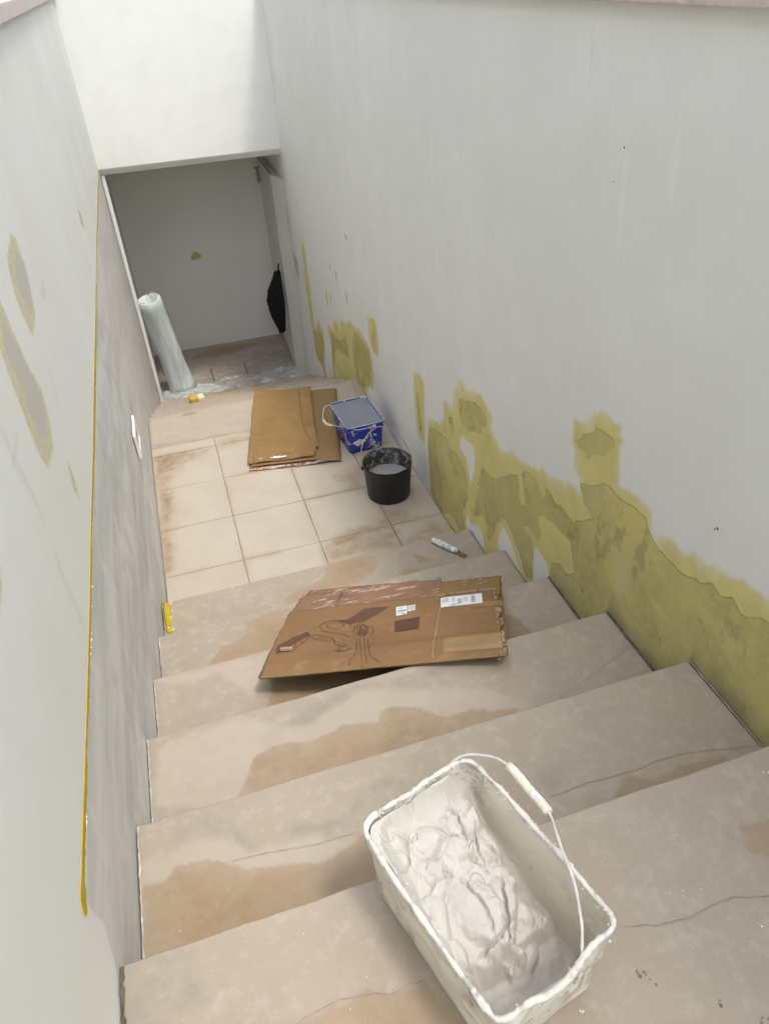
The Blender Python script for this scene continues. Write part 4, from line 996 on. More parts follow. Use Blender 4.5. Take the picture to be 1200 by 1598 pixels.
# ------------------------------------------------------------------ flattened cardboard on the landing
M_CARD_A = mat_card('brown_cardboard', (0.280, 0.171, 0.067), (0.238, 0.143, 0.056), 0.0, True)
M_CARD_B = mat_card('brown_cardboard_plain', (0.264, 0.168, 0.071), (0.231, 0.145, 0.061))
M_CARD_IN = mat_card('cardboard_with_paint_smears', (0.264, 0.152, 0.096), (0.224, 0.125, 0.076), 1.0)
M_CARD_EDGE = mat_card('pale_cardboard_edge', (0.413, 0.315, 0.217), (0.315, 0.225, 0.150), 0.6)
M_CARD_TAPE = mat_simple('clear_parcel_tape', (0.304, 0.191, 0.079), (0.251, 0.155, 0.059), 8, 0.22, 0.5)

def sheet(poly_fn, nu, nv, zfn, th):
    """closed thin board: poly_fn(u,v)->(x,y), zfn(u,v)->height of the top"""
    U_, V_ = np.meshgrid(np.linspace(0, 1, nu), np.linspace(0, 1, nv))
    X, Y = poly_fn(U_, V_)
    Z = zfn(U_, V_)
    top = np.stack([X, Y, Z], -1).reshape(-1, 3)
    bot = top.copy(); bot[:, 2] -= th
    n = nu * nv
    F = grid_faces(nu, nv) + [q[::-1] for q in grid_faces(nu, nv, off=n)]
    ring = list(range(nu)) + [j * nu + nu - 1 for j in range(1, nv)] + [(nv - 1) * nu + i for i in range(nu - 2, -1, -1)] + [j * nu for j in range(nv - 2, 0, -1)]
    L = len(ring)
    F += [(ring[(k + 1) % L], ring[k], n + ring[k], n + ring[(k + 1) % L]) for k in range(L)]
    return np.concatenate([top, bot]), F

def quad_fn(p00, p10, p11, p01, amp=0.0, seed=0):
    def fn(u, v):
        x = p00[0] * (1 - u) * (1 - v) + p10[0] * u * (1 - v) + p11[0] * u * v + p01[0] * (1 - u) * v
        y = p00[1] * (1 - u) * (1 - v) + p10[1] * u * (1 - v) + p11[1] * u * v + p01[1] * (1 - u) * v
        if amp:
            eu = np.where((u < 1e-6) | (u > 1 - 1e-6), 1.0, 0)
            ev = np.where((v < 1e-6) | (v > 1 - 1e-6), 1.0, 0)
            x = x + eu * (fbm(v * 14, v * 0 + seed, 3) - .5) * amp
            y = y + ev * (fbm(u * 14, u * 0 + seed + 5, 3) - .5) * amp
        return x, y
    return fn

ox, oy = 0.563, 1.213
cf_ = thing('flattened_box', 'plain brown flattened cardboard box lying on the landing tiles', 'cardboard', (ox, oy, 0.001))
def L2(x, y): return (x - ox, y - oy)
v, f = sheet(quad_fn(L2(0.560, 1.192), L2(1.112, 1.085), L2(1.315, 1.990), L2(0.757, 2.10), 0.012, 1), 40, 50,
             lambda u, v: 0.007 + 0.016 * np.exp(-((u - 0.85) ** 2 / 0.02 + v ** 2 / 0.004)) + 0.003 * fbm(u * 5, v * 5, 2), 0.005)
obj('bottom_panel', v, f, M_CARD_IN, cf_, True)
v, f = sheet(quad_fn(L2(0.585, 1.215), L2(1.110, 1.110), L2(1.318, 2.005), L2(0.76, 2.11), 0.006, 3), 50, 60,
             lambda u, v: 0.020 + 0.014 * np.clip(u - 0.6, 0, 1) * (1 - v) + 0.004 * fbm(u * 4, v * 6, 12) - 0.012 * np.clip((0.04 - v) / 0.04, 0, 1) ** 2 * (u > 0.75) - 0.010 * np.clip((u - .96) / .04, 0, 1), 0.005)
obj('middle_panel', v, f, M_CARD_B, cf_, True)
v, f = sheet(quad_fn(L2(0.566, 1.245), L2(0.985, 1.185), L2(1.135, 2.03), L2(0.757, 2.155), 0.008, 5), 60, 70,
             lambda u, v: 0.036 + 0.006 * np.sin(v * 3.1) + 0.006 * fbm(u * 4, v * 5, 22) + 0.012 * np.exp(-((u - 1) ** 2 / .004)) * np.sin(v * 9) ** 2 - 0.016 * np.clip((0.05 - v) / 0.05, 0, 1) ** 2, 0.005)
obj('top_panel', v, f, M_CARD_A, cf_, True)
# upturned narrow flap along the right edge of the top panel
fl = [(1.0, 1.24), (0.97, 1.46), (1.0, 1.75), (1.03, 1.92), (1.045, 2.05)]
fo = [(1.008, 1.238), (1.045, 1.48), (1.085, 1.73), (1.112, 1.90), (1.139, 2.04)]
V = []
for i_, (a, b) in enumerate(zip(catmull([(p[0] - ox, p[1] - oy, 0) for p in fl], 6), catmull([(p[0] - ox, p[1] - oy, 0) for p in fo], 6))):
    for k in range(6):
        t = k / 5
        p = a.lerp(b, t)
        V.append((p.x + (fbm(np.array([p.y * 9]), np.array([k * 0.3]), 5)[0] - .5) * 0.012 * t, p.y, 0.0465 + 0.007 * math.sin(t * 2.2) * min(1, i_ / 12)))
n_ = len(V) // 6
top = np.array(V)
bot = top.copy(); bot[:, 2] -= 0.004
F = grid_faces(6, n_) + [q[::-1] for q in grid_faces(6, n_, off=len(V))]
ring = list(range(6)) + [j * 6 + 5 for j in range(1, n_)] + [(n_ - 1) * 6 + i for i in range(4, -1, -1)] + [j * 6 for j in range(n_ - 2, 0, -1)]
F += [(ring[(k + 1) % len(ring)], ring[k], len(V) + ring[k], len(V) + ring[(k + 1) % len(ring)]) for k in range(len(ring))]
obj('side_flap', np.concatenate([top, bot]), F, M_CARD_A, cf_, True)
v, f = sheet(quad_fn(L2(0.605, 1.225), L2(0.965, 1.165), L2(0.985, 1.225), L2(0.60, 1.285), 0.012, 9), 30, 8,
             lambda u, v: 0.046 + 0.004 * np.sin(u * 9) - 0.012 * (1 - v) ** 2, 0.003)
obj('front_flap', v, f, M_CARD_A, cf_, True)
fv, ff = [], []
for _ in range(34):
    u = random.uniform(0.05, 0.95)
    x, y = 0.572 + u * 0.53 - ox, 1.2 - u * 0.1 - oy
    r = random.uniform(0.001, 0.0032)
    z = 0.0105 if y < 0.0 - u * 0.05 else 0.044
    if y > -0.01: z = 0.046
    fv, ff = join((fv, ff), box(x - r * 2, x + r * 2, y - r, y + r, z - 0.004, z + 0.003, r * .4))
tag(obj('paint_specks', fv, ff, M_FILLER, cf_), kind='stuff')
for (x0_, y0_, x1_, y1_, w_) in ((0.70, 1.226, 0.80, 1.205, 0.020), (0.635, 1.236, 0.655, 1.233, 0.012)):
    P_ = jag([(x0_ - ox, y0_ - oy), (x1_ - ox, y1_ - oy)], 0.006, 0.004)
    v, f = ribbon(P_, w_, lambda a, b, h: (a, b, h), 0.0465, True, 0.55)
    obj('paint_smear', v, f, M_FILLER, cf_)

# ------------------------------------------------------------------ printed cardboard on the steps
O_, E1, E2, N_ = Vector(CB_O), Vector(CB_E1), Vector(CB_E2), Vector(CB_N)
pb = thing('flattened_box', 'printed brown flattened box with labels and a line drawing lying across the steps', 'cardboard', O_)
def cbf(u, v, h): return tuple(E1 * u + E2 * v + N_ * h)
def cb_map(arr): return [cbf(*p) for p in arr]
def top_h(u, v):
    """top of the printed panel: soft fold at the near edge, slight buckles"""
    u = np.asarray(u, float); v = np.asarray(v, float)
    fold = -0.020 * np.clip((0.045 - v) / 0.045, 0, 1) ** 1.6
    crease = -0.003 * np.exp(-((u - 0.565) / 0.006) ** 2)
    return fold + crease + 0.007 * (fbm(u * 4 + 1, v * 4, 41, 3) - 0.5) + 0.010 * np.exp(-((v - 0.09) / 0.03) ** 2) * np.clip((u - 0.1) / 0.6, 0, 1) - 0.01 * np.clip((0.05 - u) / 0.05, 0, 1) * np.clip(0.3 - v, 0, 1)
def frame_top(u, v, h): return cbf(u, v, float(top_h(u, v)) + 0.0012 + h)
v, f = sheet(quad_fn((0.004, 0.0), (0.789, 0.0), (0.768, 0.510), (-0.035, 0.497), 0.010, 2), 110, 70, lambda u, v: u * 0, 0.0)
nn = 110 * 70
v[:, 2] = top_h(v[:, 0], v[:, 1])
v[nn:, 2] -= 0.005
pp = obj('printed_panel', cb_map(v), f, mat_card('printed_cardboard', (0.258, 0.147, 0.070), (0.225, 0.126, 0.058), 0.0), pb, True)
v, f = sheet(quad_fn((-0.012, 0.006), (0.797, 0.004), (0.785, 0.660), (-0.045, 0.69), 0.012, 7), 60, 60, lambda u, v: -0.020 + 0.003 * fbm(u * 4, v * 4, 51) - 0.002 * (1 - v), 0.005)
obj('bottom_panel', cb_map(v), f, M_CARD_B, pb, True)
v, f = sheet(quad_fn((-0.03, 0.46), (0.552, 0.47), (0.549, 0.692), (-0.012, 0.733), 0.008, 4), 60, 30, lambda u, v: -0.0125 + 0.004 * fbm(u * 5, v * 3, 61) + 0.006 * v, 0.004)
fl1 = obj('inner_flap', cb_map(v), f, M_CARD_IN, pb, True)
v, f = sheet(quad_fn((-0.03, 0.47), (0.145, 0.475), (0.145, 0.655), (-0.025, 0.672), 0.006, 6), 24, 24, lambda u, v: -0.005 + 0.005 * v, 0.004)
obj('corner_flap', cb_map(v), f, M_CARD_IN, pb, True)
v, f = sheet(quad_fn((0.545, 0.45), (0.772, 0.30), (0.787, 0.662), (0.549, 0.668), 0.010, 8), 40, 30, lambda u, v: -0.0125 + 0.003 * fbm(u * 5, v * 3, 71) + 0.004 * v, 0.004)
obj('end_flap', cb_map(v), f, M_CARD_B, pb, True)
# thickness seen at the near edge: rolled fold of the box side
v, f = sheet(quad_fn((0.0, -0.012), (0.792, -0.010), (0.792, 0.02), (0.0, 0.02), 0.004, 11), 80, 6, lambda u, v: -0.0175 + 0.006 * v + 0.0015 * fbm(u * 12, v, 81), 0.006)
obj('folded_side', cb_map(v), f, M_CARD_B, pb, True)
# torn white corrugated edge at the right
fv, ff = [], []
for _ in range(120):
    t = random.random()
    vv_ = t * 0.52
    uu = 0.790 - 0.022 * t + random.uniform(-0.010, 0.004)
    if random.random() < 0.25: vv_ = random.uniform(0, 0.05)
    r = random.uniform(0.002, 0.006)
    h = float(top_h(uu, vv_)) - random.uniform(0.0, 0.014)
    bv, bf = box(uu - r, uu + r, vv_ - r * 1.6, vv_ + r * 1.6, h - r * .5, h + r * .5, r * .3)
    fv, ff = join((fv, ff), ([cbf(*p) for p in bv], bf))
for (ua, ub, va, vb, n_) in ((0.53, 0.77, 0.503, 0.516, 45), (0.0, 0.55, 0.70, 0.725, 40), (0.63, 0.78, 0.58, 0.66, 16)):
    for _ in range(n_):
        uu, vv_ = random.uniform(ua, ub), random.uniform(va, vb)
        r = random.uniform(0.001, 0.0032)
        h = (float(top_h(uu, vv_)) if va < .52 else -0.006 - (0 if va > .6 and ua < .1 else 0.001))
        bv, bf = box(uu - r * 2.5, uu + r * 2.5, vv_ - r, vv_ + r, h - r, h + 0.002 + r * .4, r * .3)
        fv, ff = join((fv, ff), ([cbf(*p) for p in bv], bf))
tag(obj('torn_edge', fv, ff, M_CARD_EDGE, pb), kind='stuff')
# print
M_INK = mat_simple('dark_print_ink', (0.085, 0.055, 0.038), (0.12, 0.078, 0.055), 20, 0.8, 0.1)
M_INK2 = mat_simple('brown_print_ink', (0.129, 0.069, 0.043), (0.140, 0.076, 0.047), 20, 0.8, 0.1)
M_LABEL = mat_simple('white_paper_label', (0.78, 0.79, 0.80), (0.73, 0.74, 0.76), 10, 0.5, 0.3)
lv, lf = [], []
for q in CB_LINES:
    pts_ = [tuple(p)[:2] for p in catmull([(a, b, 0) for a, b in q], 4)]
    lv, lf = join((lv, lf), ribbon(pts_, 0.0024, frame_top, 0.0005, False, 0.35))
obj('line_drawing', lv, lf, M_INK, pb)
def fan(poly, h, n=14):
    P = np.array(poly)
    c = P.mean(0)
    D = dense([tuple(p) for p in poly], 0.01)
    V, F, m_ = [], [], len(D)
    for j in range(6):
        t = j / 5
        V += [frame_top(c[0] + (p[0] - c[0]) * t, c[1] + (p[1] - c[1]) * t, h) for p in D]
    return V, grid_faces(m_, 6, close_u=True)

for q in CB_BANDS:
    bv, bf = fan(q, 0.0001)
    obj('printed_shade', bv, bf, M_INK2, pb)
def patch(q, h, nu=10, nv=6, th=0.0):
    V = []
    for j in range(nv):
        for i in range(nu):
            u, v_ = i / (nu - 1), j / (nv - 1)
            x = q[0][0] * (1 - u) * (1 - v_) + q[1][0] * u * (1 - v_) + q[2][0] * u * v_ + q[3][0] * (1 - u) * v_
            y = q[0][1] * (1 - u) * (1 - v_) + q[1][1] * u * (1 - v_) + q[2][1] * u * v_ + q[3][1] * (1 - u) * v_
            V.append(frame_top(x, y, h))
    return V, grid_faces(nu, nv)
def sub(q, u0, u1, v0, v1):
    B = lambda u, v: tuple(q[0][k] * (1 - u) * (1 - v) + q[1][k] * u * (1 - v) + q[2][k] * u * v + q[3][k] * (1 - u) * v for k in (0, 1))
    return [B(u0, v0), B(u1, v0), B(u1, v1), B(u0, v1)]
v, f = patch(CB_BARCODE, 0.0003)
bc = obj('barcode', v, f, M_INK2, pb)
bv, bf = [], []
t = 0.02
while t < 0.97:
    w_ = random.choice([0.018, 0.03, 0.05])
    bv, bf = join((bv, bf), patch(sub(CB_BARCODE, 0.02, 0.86, t, min(t + w_, 0.99)), 0.0006, 8, 2))
    t += w_ + random.choice([0.02, 0.035, 0.05])
obj('bars', bv, bf, M_INK, bc)
M_GREYINK = mat_simple('grey_label_print', (0.22, 0.23, 0.28), (0.3, 0.31, 0.36), 60, 0.8, 0.1)
def label_obj(name, q, marks):
    v, f = patch(q, 0.0009)
    o = obj(name, v, f, M_LABEL, pb)
    bv, bf = [], []
    for (u0, u1, v0, v1) in marks:
        bv, bf = join((bv, bf), patch(sub(q, u0, u1, v0, v1), 0.0013, 3, 2))
    obj('print', bv, bf, M_GREYINK, o)
label_obj('paper_label', CB_STICKER, [(.1, .8, .12, .17), (.1, .6, .25, .3), (.1, .9, .45, .62), (.1, .7, .75, .8), (.55, .9, .85, .95)])
label_obj('paper_label', CB_STICKER2, [(.05 + .09 * k, .05 + .09 * k + random.choice([.03, .05, .06]), .1, .85) for k in range(10)])
mk = [(.03, .2, .15 + .1 * k, .19 + .1 * k) for k in range(4)]
mk += [(.28, .34, .1 + .07 * k, .13 + .07 * k) for k in range(7)] + [(.26, .40, .78, .84), (.22, .36, .88, .93)]
mk += [(.40 + .014 * k, .40 + .014 * k + random.choice([.005, .009]), .3, .85) for k in range(8)]
mk += [(.55, .66, .2 + .1 * k, .23 + .1 * k) for k in range(5)]
mk += [(.73, .83, .12 + .055 * k, .15 + .055 * k) for k in range(13)]
label_obj('shipping_label', CB_SHIP, mk)
tv, tf = ribbon([(0.566, 0.01 + 0.5 * k / 24) for k in range(25)], 0.0032, frame_top, 0.0003, False, 0.5)
obj('fold_line', tv, tf, M_CARD_EDGE, pb)
tv, tf = ribbon([(0.02 + 0.75 * k / 40, 0.098 + 0.018 * k / 40) for k in range(41)], 0.0022, frame_top, 0.0003, True, 0.6)
obj('crease', tv, tf, M_CARD_EDGE, pb)
v, f = patch([(0.665, 0.355), (0.79, 0.335), (0.786, 0.385), (0.66, 0.405)], 0.0003)
obj('parcel_tape', v, f, M_CARD_TAPE, pb)
v, f = patch([(0.60, 0.02), (0.785, 0.02), (0.787, 0.10), (0.60, 0.10)], 0.0004)
obj('parcel_tape', v, f, M_CARD_TAPE, pb)
# a bit of torn tape standing on the drawing
v, f = box(-0.022, 0.022, -0.005, 0.005, 0.0, 0.014, 0.003)
u0, v0 = CB_LINES[3][0]
obj('torn_scrap', [cbf(u0 + p[0], v0 + p[1] - 0.03, p[2] + float(top_h(u0, v0)) + 0.0016) for p in v], f, M_CARD_EDGE, pb)

# ------------------------------------------------------------------ blue bucket with grey lid
M_BLUE = mat_splat('blue_plastic_with_paint', (0.018, 0.05, 0.40), (0.014, 0.038, 0.31), (0.62, 0.61, 0.57), 0.56, 0.61, 16, 0.35, 0.45)
M_LID = mat_splat('dusty_grey_paint_skin', (0.235, 0.255, 0.275), (0.20, 0.22, 0.24), (0.62, 0.62, 0.60), 0.66, 0.75, 16, 0.6, 0.3)
M_WIRE = mat_simple('paint_caked_wire', (0.66, 0.645, 0.60), (0.50, 0.485, 0.44), 40, 0.5, 0.35)
M_BRASS = mat_simple('brownish_wire', (0.42, 0.36, 0.29), (0.32, 0.27, 0.22), 40, 0.4, 0.4, metal=0.5)
HB = 0.195
bb = thing('paint_bucket', 'square blue bucket with grey top and white paint splashes beside the wall', 'bucket', (1.285, 1.305, 0.001), math.radians(3))
def brings(levels, r0, noise_amp=0.0):
    out = []
    for (z, hx, hy) in levels:
        out.append([(x, y, z) for x, y in dense(rrect(hx, hy, r0, 5), 0.03)])
    n = min(len(r) for r in out)
    return out
def even_ring(hx, hy, r, z, n=72):
    pts_ = rrect(hx, hy, r, 6)
    P = [Vector(p) for p in pts_] + [Vector(pts_[0])]
    L = [0]
    for i in range(1, len(P)): L.append(L[-1] + (P[i] - P[i - 1]).length)
    out = []
    for k in range(n):
        s = L[-1] * k / n
        i = max(j for j in range(len(L)) if L[j] <= s + 1e-12)
        i = min(i, len(P) - 2)
        t = (s - L[i]) / max(1e-9, L[i + 1] - L[i])
        p = P[i].lerp(P[i + 1], t)
        out.append((p.x, p.y, z))
    return out
bx_, by_ = 0.124, 0.178
lv_ = [(0, .104, .150), (.004, .108, .154), (.06, .111, .160), (.13, .116, .168), (.150, .1175, .170), (.151, .122, .175), (.158, .122, .175), (.159, .119, .172), (.185, .121, .175), (.187, .127, .181), (HB, .127, .181), (HB + .002, .125, .179), (HB + .001, .119, .173), (HB - .010, .117, .171), (HB - .012, .110, .164)]
v, f = loft([even_ring(a, b, 0.028, z) for z, a, b in lv_], True, False)
obj('bucket_body', v, f, M_BLUE, bb, True)
lring = [even_ring(.117, .171, .026, HB - .006), even_ring(.09, .14, .026, HB - .007), even_ring(.05, .09, .02, HB - .0065), even_ring(.01, .02, .005, HB - .007)]
v, f = loft(lring, False, True)
v = [(x, y, z + 0.003 * (vnoise(np.array([x * 30]), np.array([y * 30]), 3)[0] - .5)) for x, y, z in v]
obj('grey_top', v, f, M_LID, bb, True)
rim = even_ring(.1235, .1775, .028, HB + .001, 110)
v, f = tube(rim, 0.003, 6, True, lambda i, k: 0.0016 + 0.0028 * random.random() ** 2)
obj('painted_rim', v, f, M_WIRE, bb, True)
# white paint run and smear on the near face
yb = lambda z: -(0.152 + 0.0225 * z / 0.187) - 0.0022 - (0.004 if z > .148 else 0)
for (x, w_, z0, z1, wide) in ((0.03, 0.0035, 0.07, 0.186, 0), (-0.05, 0.05, 0.055, 0.10, 1)):
    m_, V = 12, []
    for j in range(m_):
        t = j / (m_ - 1)
        z = z0 + (z1 - z0) * t
        ww = w_ * (0.5 + 0.5 * random.random()) * (math.sin(math.pi * (t * .9 + .05)) if wide else 1)
        for s_ in (-1, -.6, -.2, .2, .6, 1):
            V.append((x + s_ * ww + (0.012 * t if wide else 0.003 * math.sin(9 * t)) + random.uniform(-.002, .002), yb(z) - 0.002 * (1 - s_ * s_), z + (random.uniform(-.006, .006) if wide else 0)))
    obj('paint_run', V, grid_faces(6, m_), M_FILLER, bb, True)
hp = catmull([(-0.095, 0.16, HB - 0.01), (-0.15, 0.17, HB - 0.005), (-0.185, 0.12, HB - 0.02), (-0.205, 0.05, HB - 0.03), (-0.195, -0.02, HB - 0.03), (-0.15, -0.09, HB - 0.015), (-0.10, -0.155, HB - 0.012), (-0.05, -0.195, HB - 0.01), (0.02, -0.188, HB - 0.012), (0.05, -0.18, HB - 0.014)], 7)
v, f = tube(hp, 0.0025, 6)
obj('handle', v, f, M_WIRE, bb, True)
v, f = tube(hp[21:32], 0.008, 8, False, lambda i, k: 0.0075 + 0.002 * random.random())
obj('handle_grip', v, f, M_WIRE, bb, True)
for x in (0.05,):
    v, f = box(x - 0.012, x + 0.012, -0.19, -0.178, HB - 0.022, HB - 0.006, 0.003)
    obj('handle_lug', v, f, M_WIRE, bb)

# ------------------------------------------------------------------ black bucket with milky water
M_BLACK = mat_splat('black_rubber_bucket', (0.012, 0.012, 0.013), (0.022, 0.022, 0.023), (0.16, 0.155, 0.15), 0.66, 0.8, 20, 0.45, 0.35)
M_BLACKIN = mat_splat('crusted_bucket_inside', (0.035, 0.035, 0.034), (0.09, 0.088, 0.082), (0.30, 0.29, 0.275), 0.49, 0.64, 26, 0.8, 0.2)
kb = thing('mortar_bucket', 'round black bucket with milky water standing on the landing tiles', 'bucket', (1.285, 0.668, 0.001))
def cring(r, z, n=64, jit=0.0):
    return [((r + jit * (random.random() - .5)) * math.cos(2 * math.pi * k / n), (r + jit * (random.random() - .5)) * math.sin(2 * math.pi * k / n), z + jit * .6 * (random.random() - .5)) for k in range(n)]
HK = 0.222
v, f = loft([cring(.112, 0), cring(.119, .004), cring(.122, .02), cring(.129, .12), cring(.1345, .19), cring(.1365, .2), cring(.138, HK - .004), cring(.1375, HK, 64, .003)], True, False)
obj('bucket_body', v, f, M_BLACK, kb, True)
rings = [cring(.1372, HK, 64, .003), cring(.1335, HK - .006, 64, .004)]
for j in range(12):
    t = j / 11
    rings.append(cring(.131 - .012 * t, HK - .012 - t * .19, 64, .005 if j < 5 else .0015))
v, f = loft(rings, False, True)
obj('inside', v, f, M_BLACKIN, kb, True)
mw = Mat('milky_water', 0.08, 0.5)
v, f = loft([cring(.1275, .118), cring(.06, .118), cring(.005, .118)], False, True)
obj('water', v, f, mw.done((0.33, 0.34, 0.34)), kb)
hp = catmull([(-0.137, 0.02, 0.195), (-0.135, 0.05, 0.26), (-0.09, 0.10, 0.33), (0.0, 0.135, 0.365), (0.09, 0.10, 0.33), (0.135, 0.03, 0.25), (0.142, -0.01, 0.195)], 8)
v, f = tube(hp, 0.0036, 6)
obj('handle', v, f, M_BRASS, kb, True)
for x, y in ((-0.139, 0.02), (0.144, -0.012)):
    v, f = box(x - 0.006, x + 0.006, y - 0.009, y + 0.009, 0.182, 0.204, 0.003)
    obj('handle_lug', v, f, M_FILLER if x > 0 else M_BLACK, kb)

# ------------------------------------------------------------------ scraper knife on the step
M_HANDLE = mat_splat('paint_caked_handle', (0.50, 0.53, 0.48), (0.40, 0.44, 0.38), (0.82, 0.82, 0.78), 0.46, 0.56, 50, 0.6, 0.3)
M_BLADE = mat_simple('dirty_steel_blade', (0.22, 0.20, 0.18), (0.13, 0.12, 0.11), 40, 0.45, 0.4, 0, 40, 0.6)
kn = thing('scraper_knife', 'paint-caked scraper knife with a dark blade lying on the step', 'scraper', (1.293, -0.022, RISE + 0.003), math.atan2(-0.13, 0.085))
rings = []
for (x, hw, hh) in ((0.0, .008, .006), (.006, .013, .009), (.04, .016, .0115), (.08, .015, .012), (.115, .0165, .0115), (.145, .013, .010), (.154, .010, .008)):
    ring = [(x, hw * math.cos(a) * (1 + .12 * random.uniform(-1, 1)), .0115 + hh * math.sin(a) * (1 + .1 * random.uniform(-1, 1))) for a in np.linspace(0, 2 * math.pi, 15)[:-1]]
    rings.append(ring)
v, f = loft(rings, True, True)
obj('handle', v, f, M_HANDLE, kn, True)
v = [(.15, -.007, .010), (.15, .007, .010), (.17, -.012, .006), (.17, .012, .006), (.20, -.014, .0022), (.20, .013, .0022),
     (.15, -.007, .0085), (.15, .007, .0085), (.17, -.012, .0045), (.17, .012, .0045), (.20, -.014, .001), (.20, .013, .001)]
f = [(0, 2, 3, 1), (2, 4, 5, 3), (6, 7, 9, 8), (8, 9, 11, 10), (0, 6, 8, 2), (2, 8, 10, 4), (1, 3, 9, 7), (3, 5, 11, 9), (4, 10, 11, 5), (0, 1, 7, 6)]
obj('blade', v, f, M_BLADE, kn)

# ------------------------------------------------------------------ big putty bucket in front
M_TUB = mat_bucket_white('smeared_white_tub', 1.0)
M_TUBIN = mat_bucket_white('putty_stained_tub_inside', 0.5, 0.5)
M_CRUST = mat_splat('dried_putty_crust', (0.70, 0.675, 0.615), (0.60, 0.57, 0.51), (0.40, 0.375, 0.325), 0.50, 0.66, 22, 0.8, 0.2)
M_PUTTY = mat_putty()
HT = 0.222
tub = thing('putty_tub', 'large rectangular white tub of filler putty with wire handle on the nearest step', 'tub', (0.635, -2.077, 6 * RISE + 0.002), math.radians(16.5))
N = 160
def tub_ring(hx, hy, r, z, amp=0.0, seed=0):
    P = even_ring(hx, hy, r, 0, N)
    out = []
    for k, (x, y, _) in enumerate(P):
        n_ = float(fbm(np.array([k * 0.11 + 3]), np.array([z * 22.0]), seed, 3)[0]) - 0.5
        s = 1 + amp * n_
        out.append([x * s, y * s, z])
    return out
def rim_drop(x, y):
    """the rim sags and is torn lower along the near end"""
    d = 0.010 * math.exp(-((y + 0.186) / 0.02) ** 2) * math.exp(-((x + 0.03) / 0.05) ** 2)
    return d + 0.002 * math.sin(x * 60 + y * 47)
levels = [(0.0, .103, .168, .022), (.004, .109, .174, .024), (.03, .111, .176, .025), (.08, .1125, .178, .025), (.13, .114, .180, .025), (.17, .1155, .182, .025), (.178, .1165, .183, .025), (.182, .120, .187, .027), (.195, .1205, .1875, .027), (.210, .121, .188, .027), (HT, .1205, .1875, .027)]
rings = []
for (z, a, b, r) in levels:
    rg = tub_ring(a, b, r, z, 0.035 if 0.02 < z < 0.18 else 0.012, 5)
    for p in rg:
        # bowed long sides and a crumpled near end
        p[0] *= 1 + 0.035 * math.cos(p[1] * 8) * (z / HT)
        if p[1] < -0.12:
            p[1] += 0.006 * math.sin(p[0] * 40 + z * 50) * min(1, z / .05)
        if z > 0.2: p[2] -= rim_drop(p[0], p[1])
    rings.append([tuple(p) for p in rg])
v, f = loft(rings, True, False)
obj('tub_body', v, f, M_TUB, tub, True)
inner = []
for (z, a, b, r) in ((HT, .1195, .1865, .026), (HT - .002, .1175, .1845, .025), (.17, .1125, .179, .023), (.10, .109, .175, .023), (.03, .106, .172, .022), (.012, .103, .169, .02)):
    rg = tub_ring(a, b, r, z, 0.012, 5)
    for p in rg:
        p[0] *= 1 + 0.035 * math.cos(p[1] * 8) * (z / HT)
        if p[1] < -0.12:
            p[1] += 0.006 * math.sin(p[0] * 40 + z * 50) * min(1, z / .05)
        if z > 0.2: p[2] -= rim_drop(p[0], p[1])
    inner.append([tuple(p) for p in rg])
v, f = loft(inner, False, True)
obj('tub_inside', v, [q[::-1] for q in f], M_TUBIN, tub, True)
# crust along the rim
rim = [((a[0] + b[0]) / 2, (a[1] + b[1]) / 2, a[2] - 0.001) for a, b in zip(rings[-1], inner[0])]
rs = [0.0018 + 0.0046 * float(fbm(np.array([k * .33]), np.array([1.0]), 9)[0]) ** 1.5 for k in range(N)]
v, f = tube(rim, 0.004, 10, True, lambda i, k: rs[i] + random.uniform(0, 0.0026))
obj('rim_crust', v, f, M_CRUST, tub, True)
# crumbs on the rim: small ragged lumps
cv, cf2 = [], []
for _ in range(420):
    k = int(N * (0.62 + 0.38 * random.random() ** 0.7)) % N if random.random() < .6 else random.randrange(N)
    p = rim[k]
    if p[0] < -0.1 and p[1] > 0.0 and random.random() < .6: continue
    r = random.uniform(0.0008, 0.0026)
    q = (p[0] + random.gauss(0, .003), p[1] + random.gauss(0, .003), p[2] + random.uniform(-.006, .003))
    bm = bmesh.new()
    bmesh.ops.create_icosphere(bm, subdivisions=1, radius=r)
    for w in bm.verts:
        w.co = Vector(q) + w.co * random.uniform(.6, 1.4)
    cv, cf2 = join((cv, cf2), bm_out(bm))
tag(obj('rim_crumbs', cv, cf2, M_CRUST, tub), kind='stuff')
# putty heap: overlapping rounded dollops with creases, high at the far end, hollow at the near end
gx, gy = np.meshgrid(np.linspace(-1, 1, 150), np.linspace(-1, 1, 220))
gx = gx + 0.0
PY = gy * 0.1805
_r, _hx, _hy = 0.023, 0.1135, 0.1805
ww_ = np.where(np.abs(PY) > _hy - _r, _hx - _r + np.sqrt(np.clip(_r ** 2 - (np.abs(PY) - _hy + _r) ** 2, 0, 1)), _hx)
PX = gx * ww_ * (1 + 0.035 * np.cos(PY * 8) * 0.55)
Hh = np.full(PX.shape, 0.018)
PYn = PY + 0.075 * (fbm(PX * 14 + 2, PY * 9, 57, 3) - 0.5) + 0.10 * np.clip(PX, 0, 1) - 0.012
base = np.interp(PYn, [-0.18, -0.125, -0.105, -0.085, -0.03, 0.04, 0.12, 0.165, 0.18], [0.020, 0.026, 0.040, 0.082, 0.106, 0.122, 0.150, 0.182, 0.195])
base = base + np.interp(PX, [-0.11, -0.085, -0.03, 0.05, 0.085, 0.11], [0.045, 0.020, 0.004, 0.0, -0.028, -0.050]) * np.clip((PY + 0.12) / 0.08, 0, 1)
base += 0.018 * (fbm(PX * 18, PY * 18, 7, 3) - 0.5)
Hh = np.maximum(Hh, base)
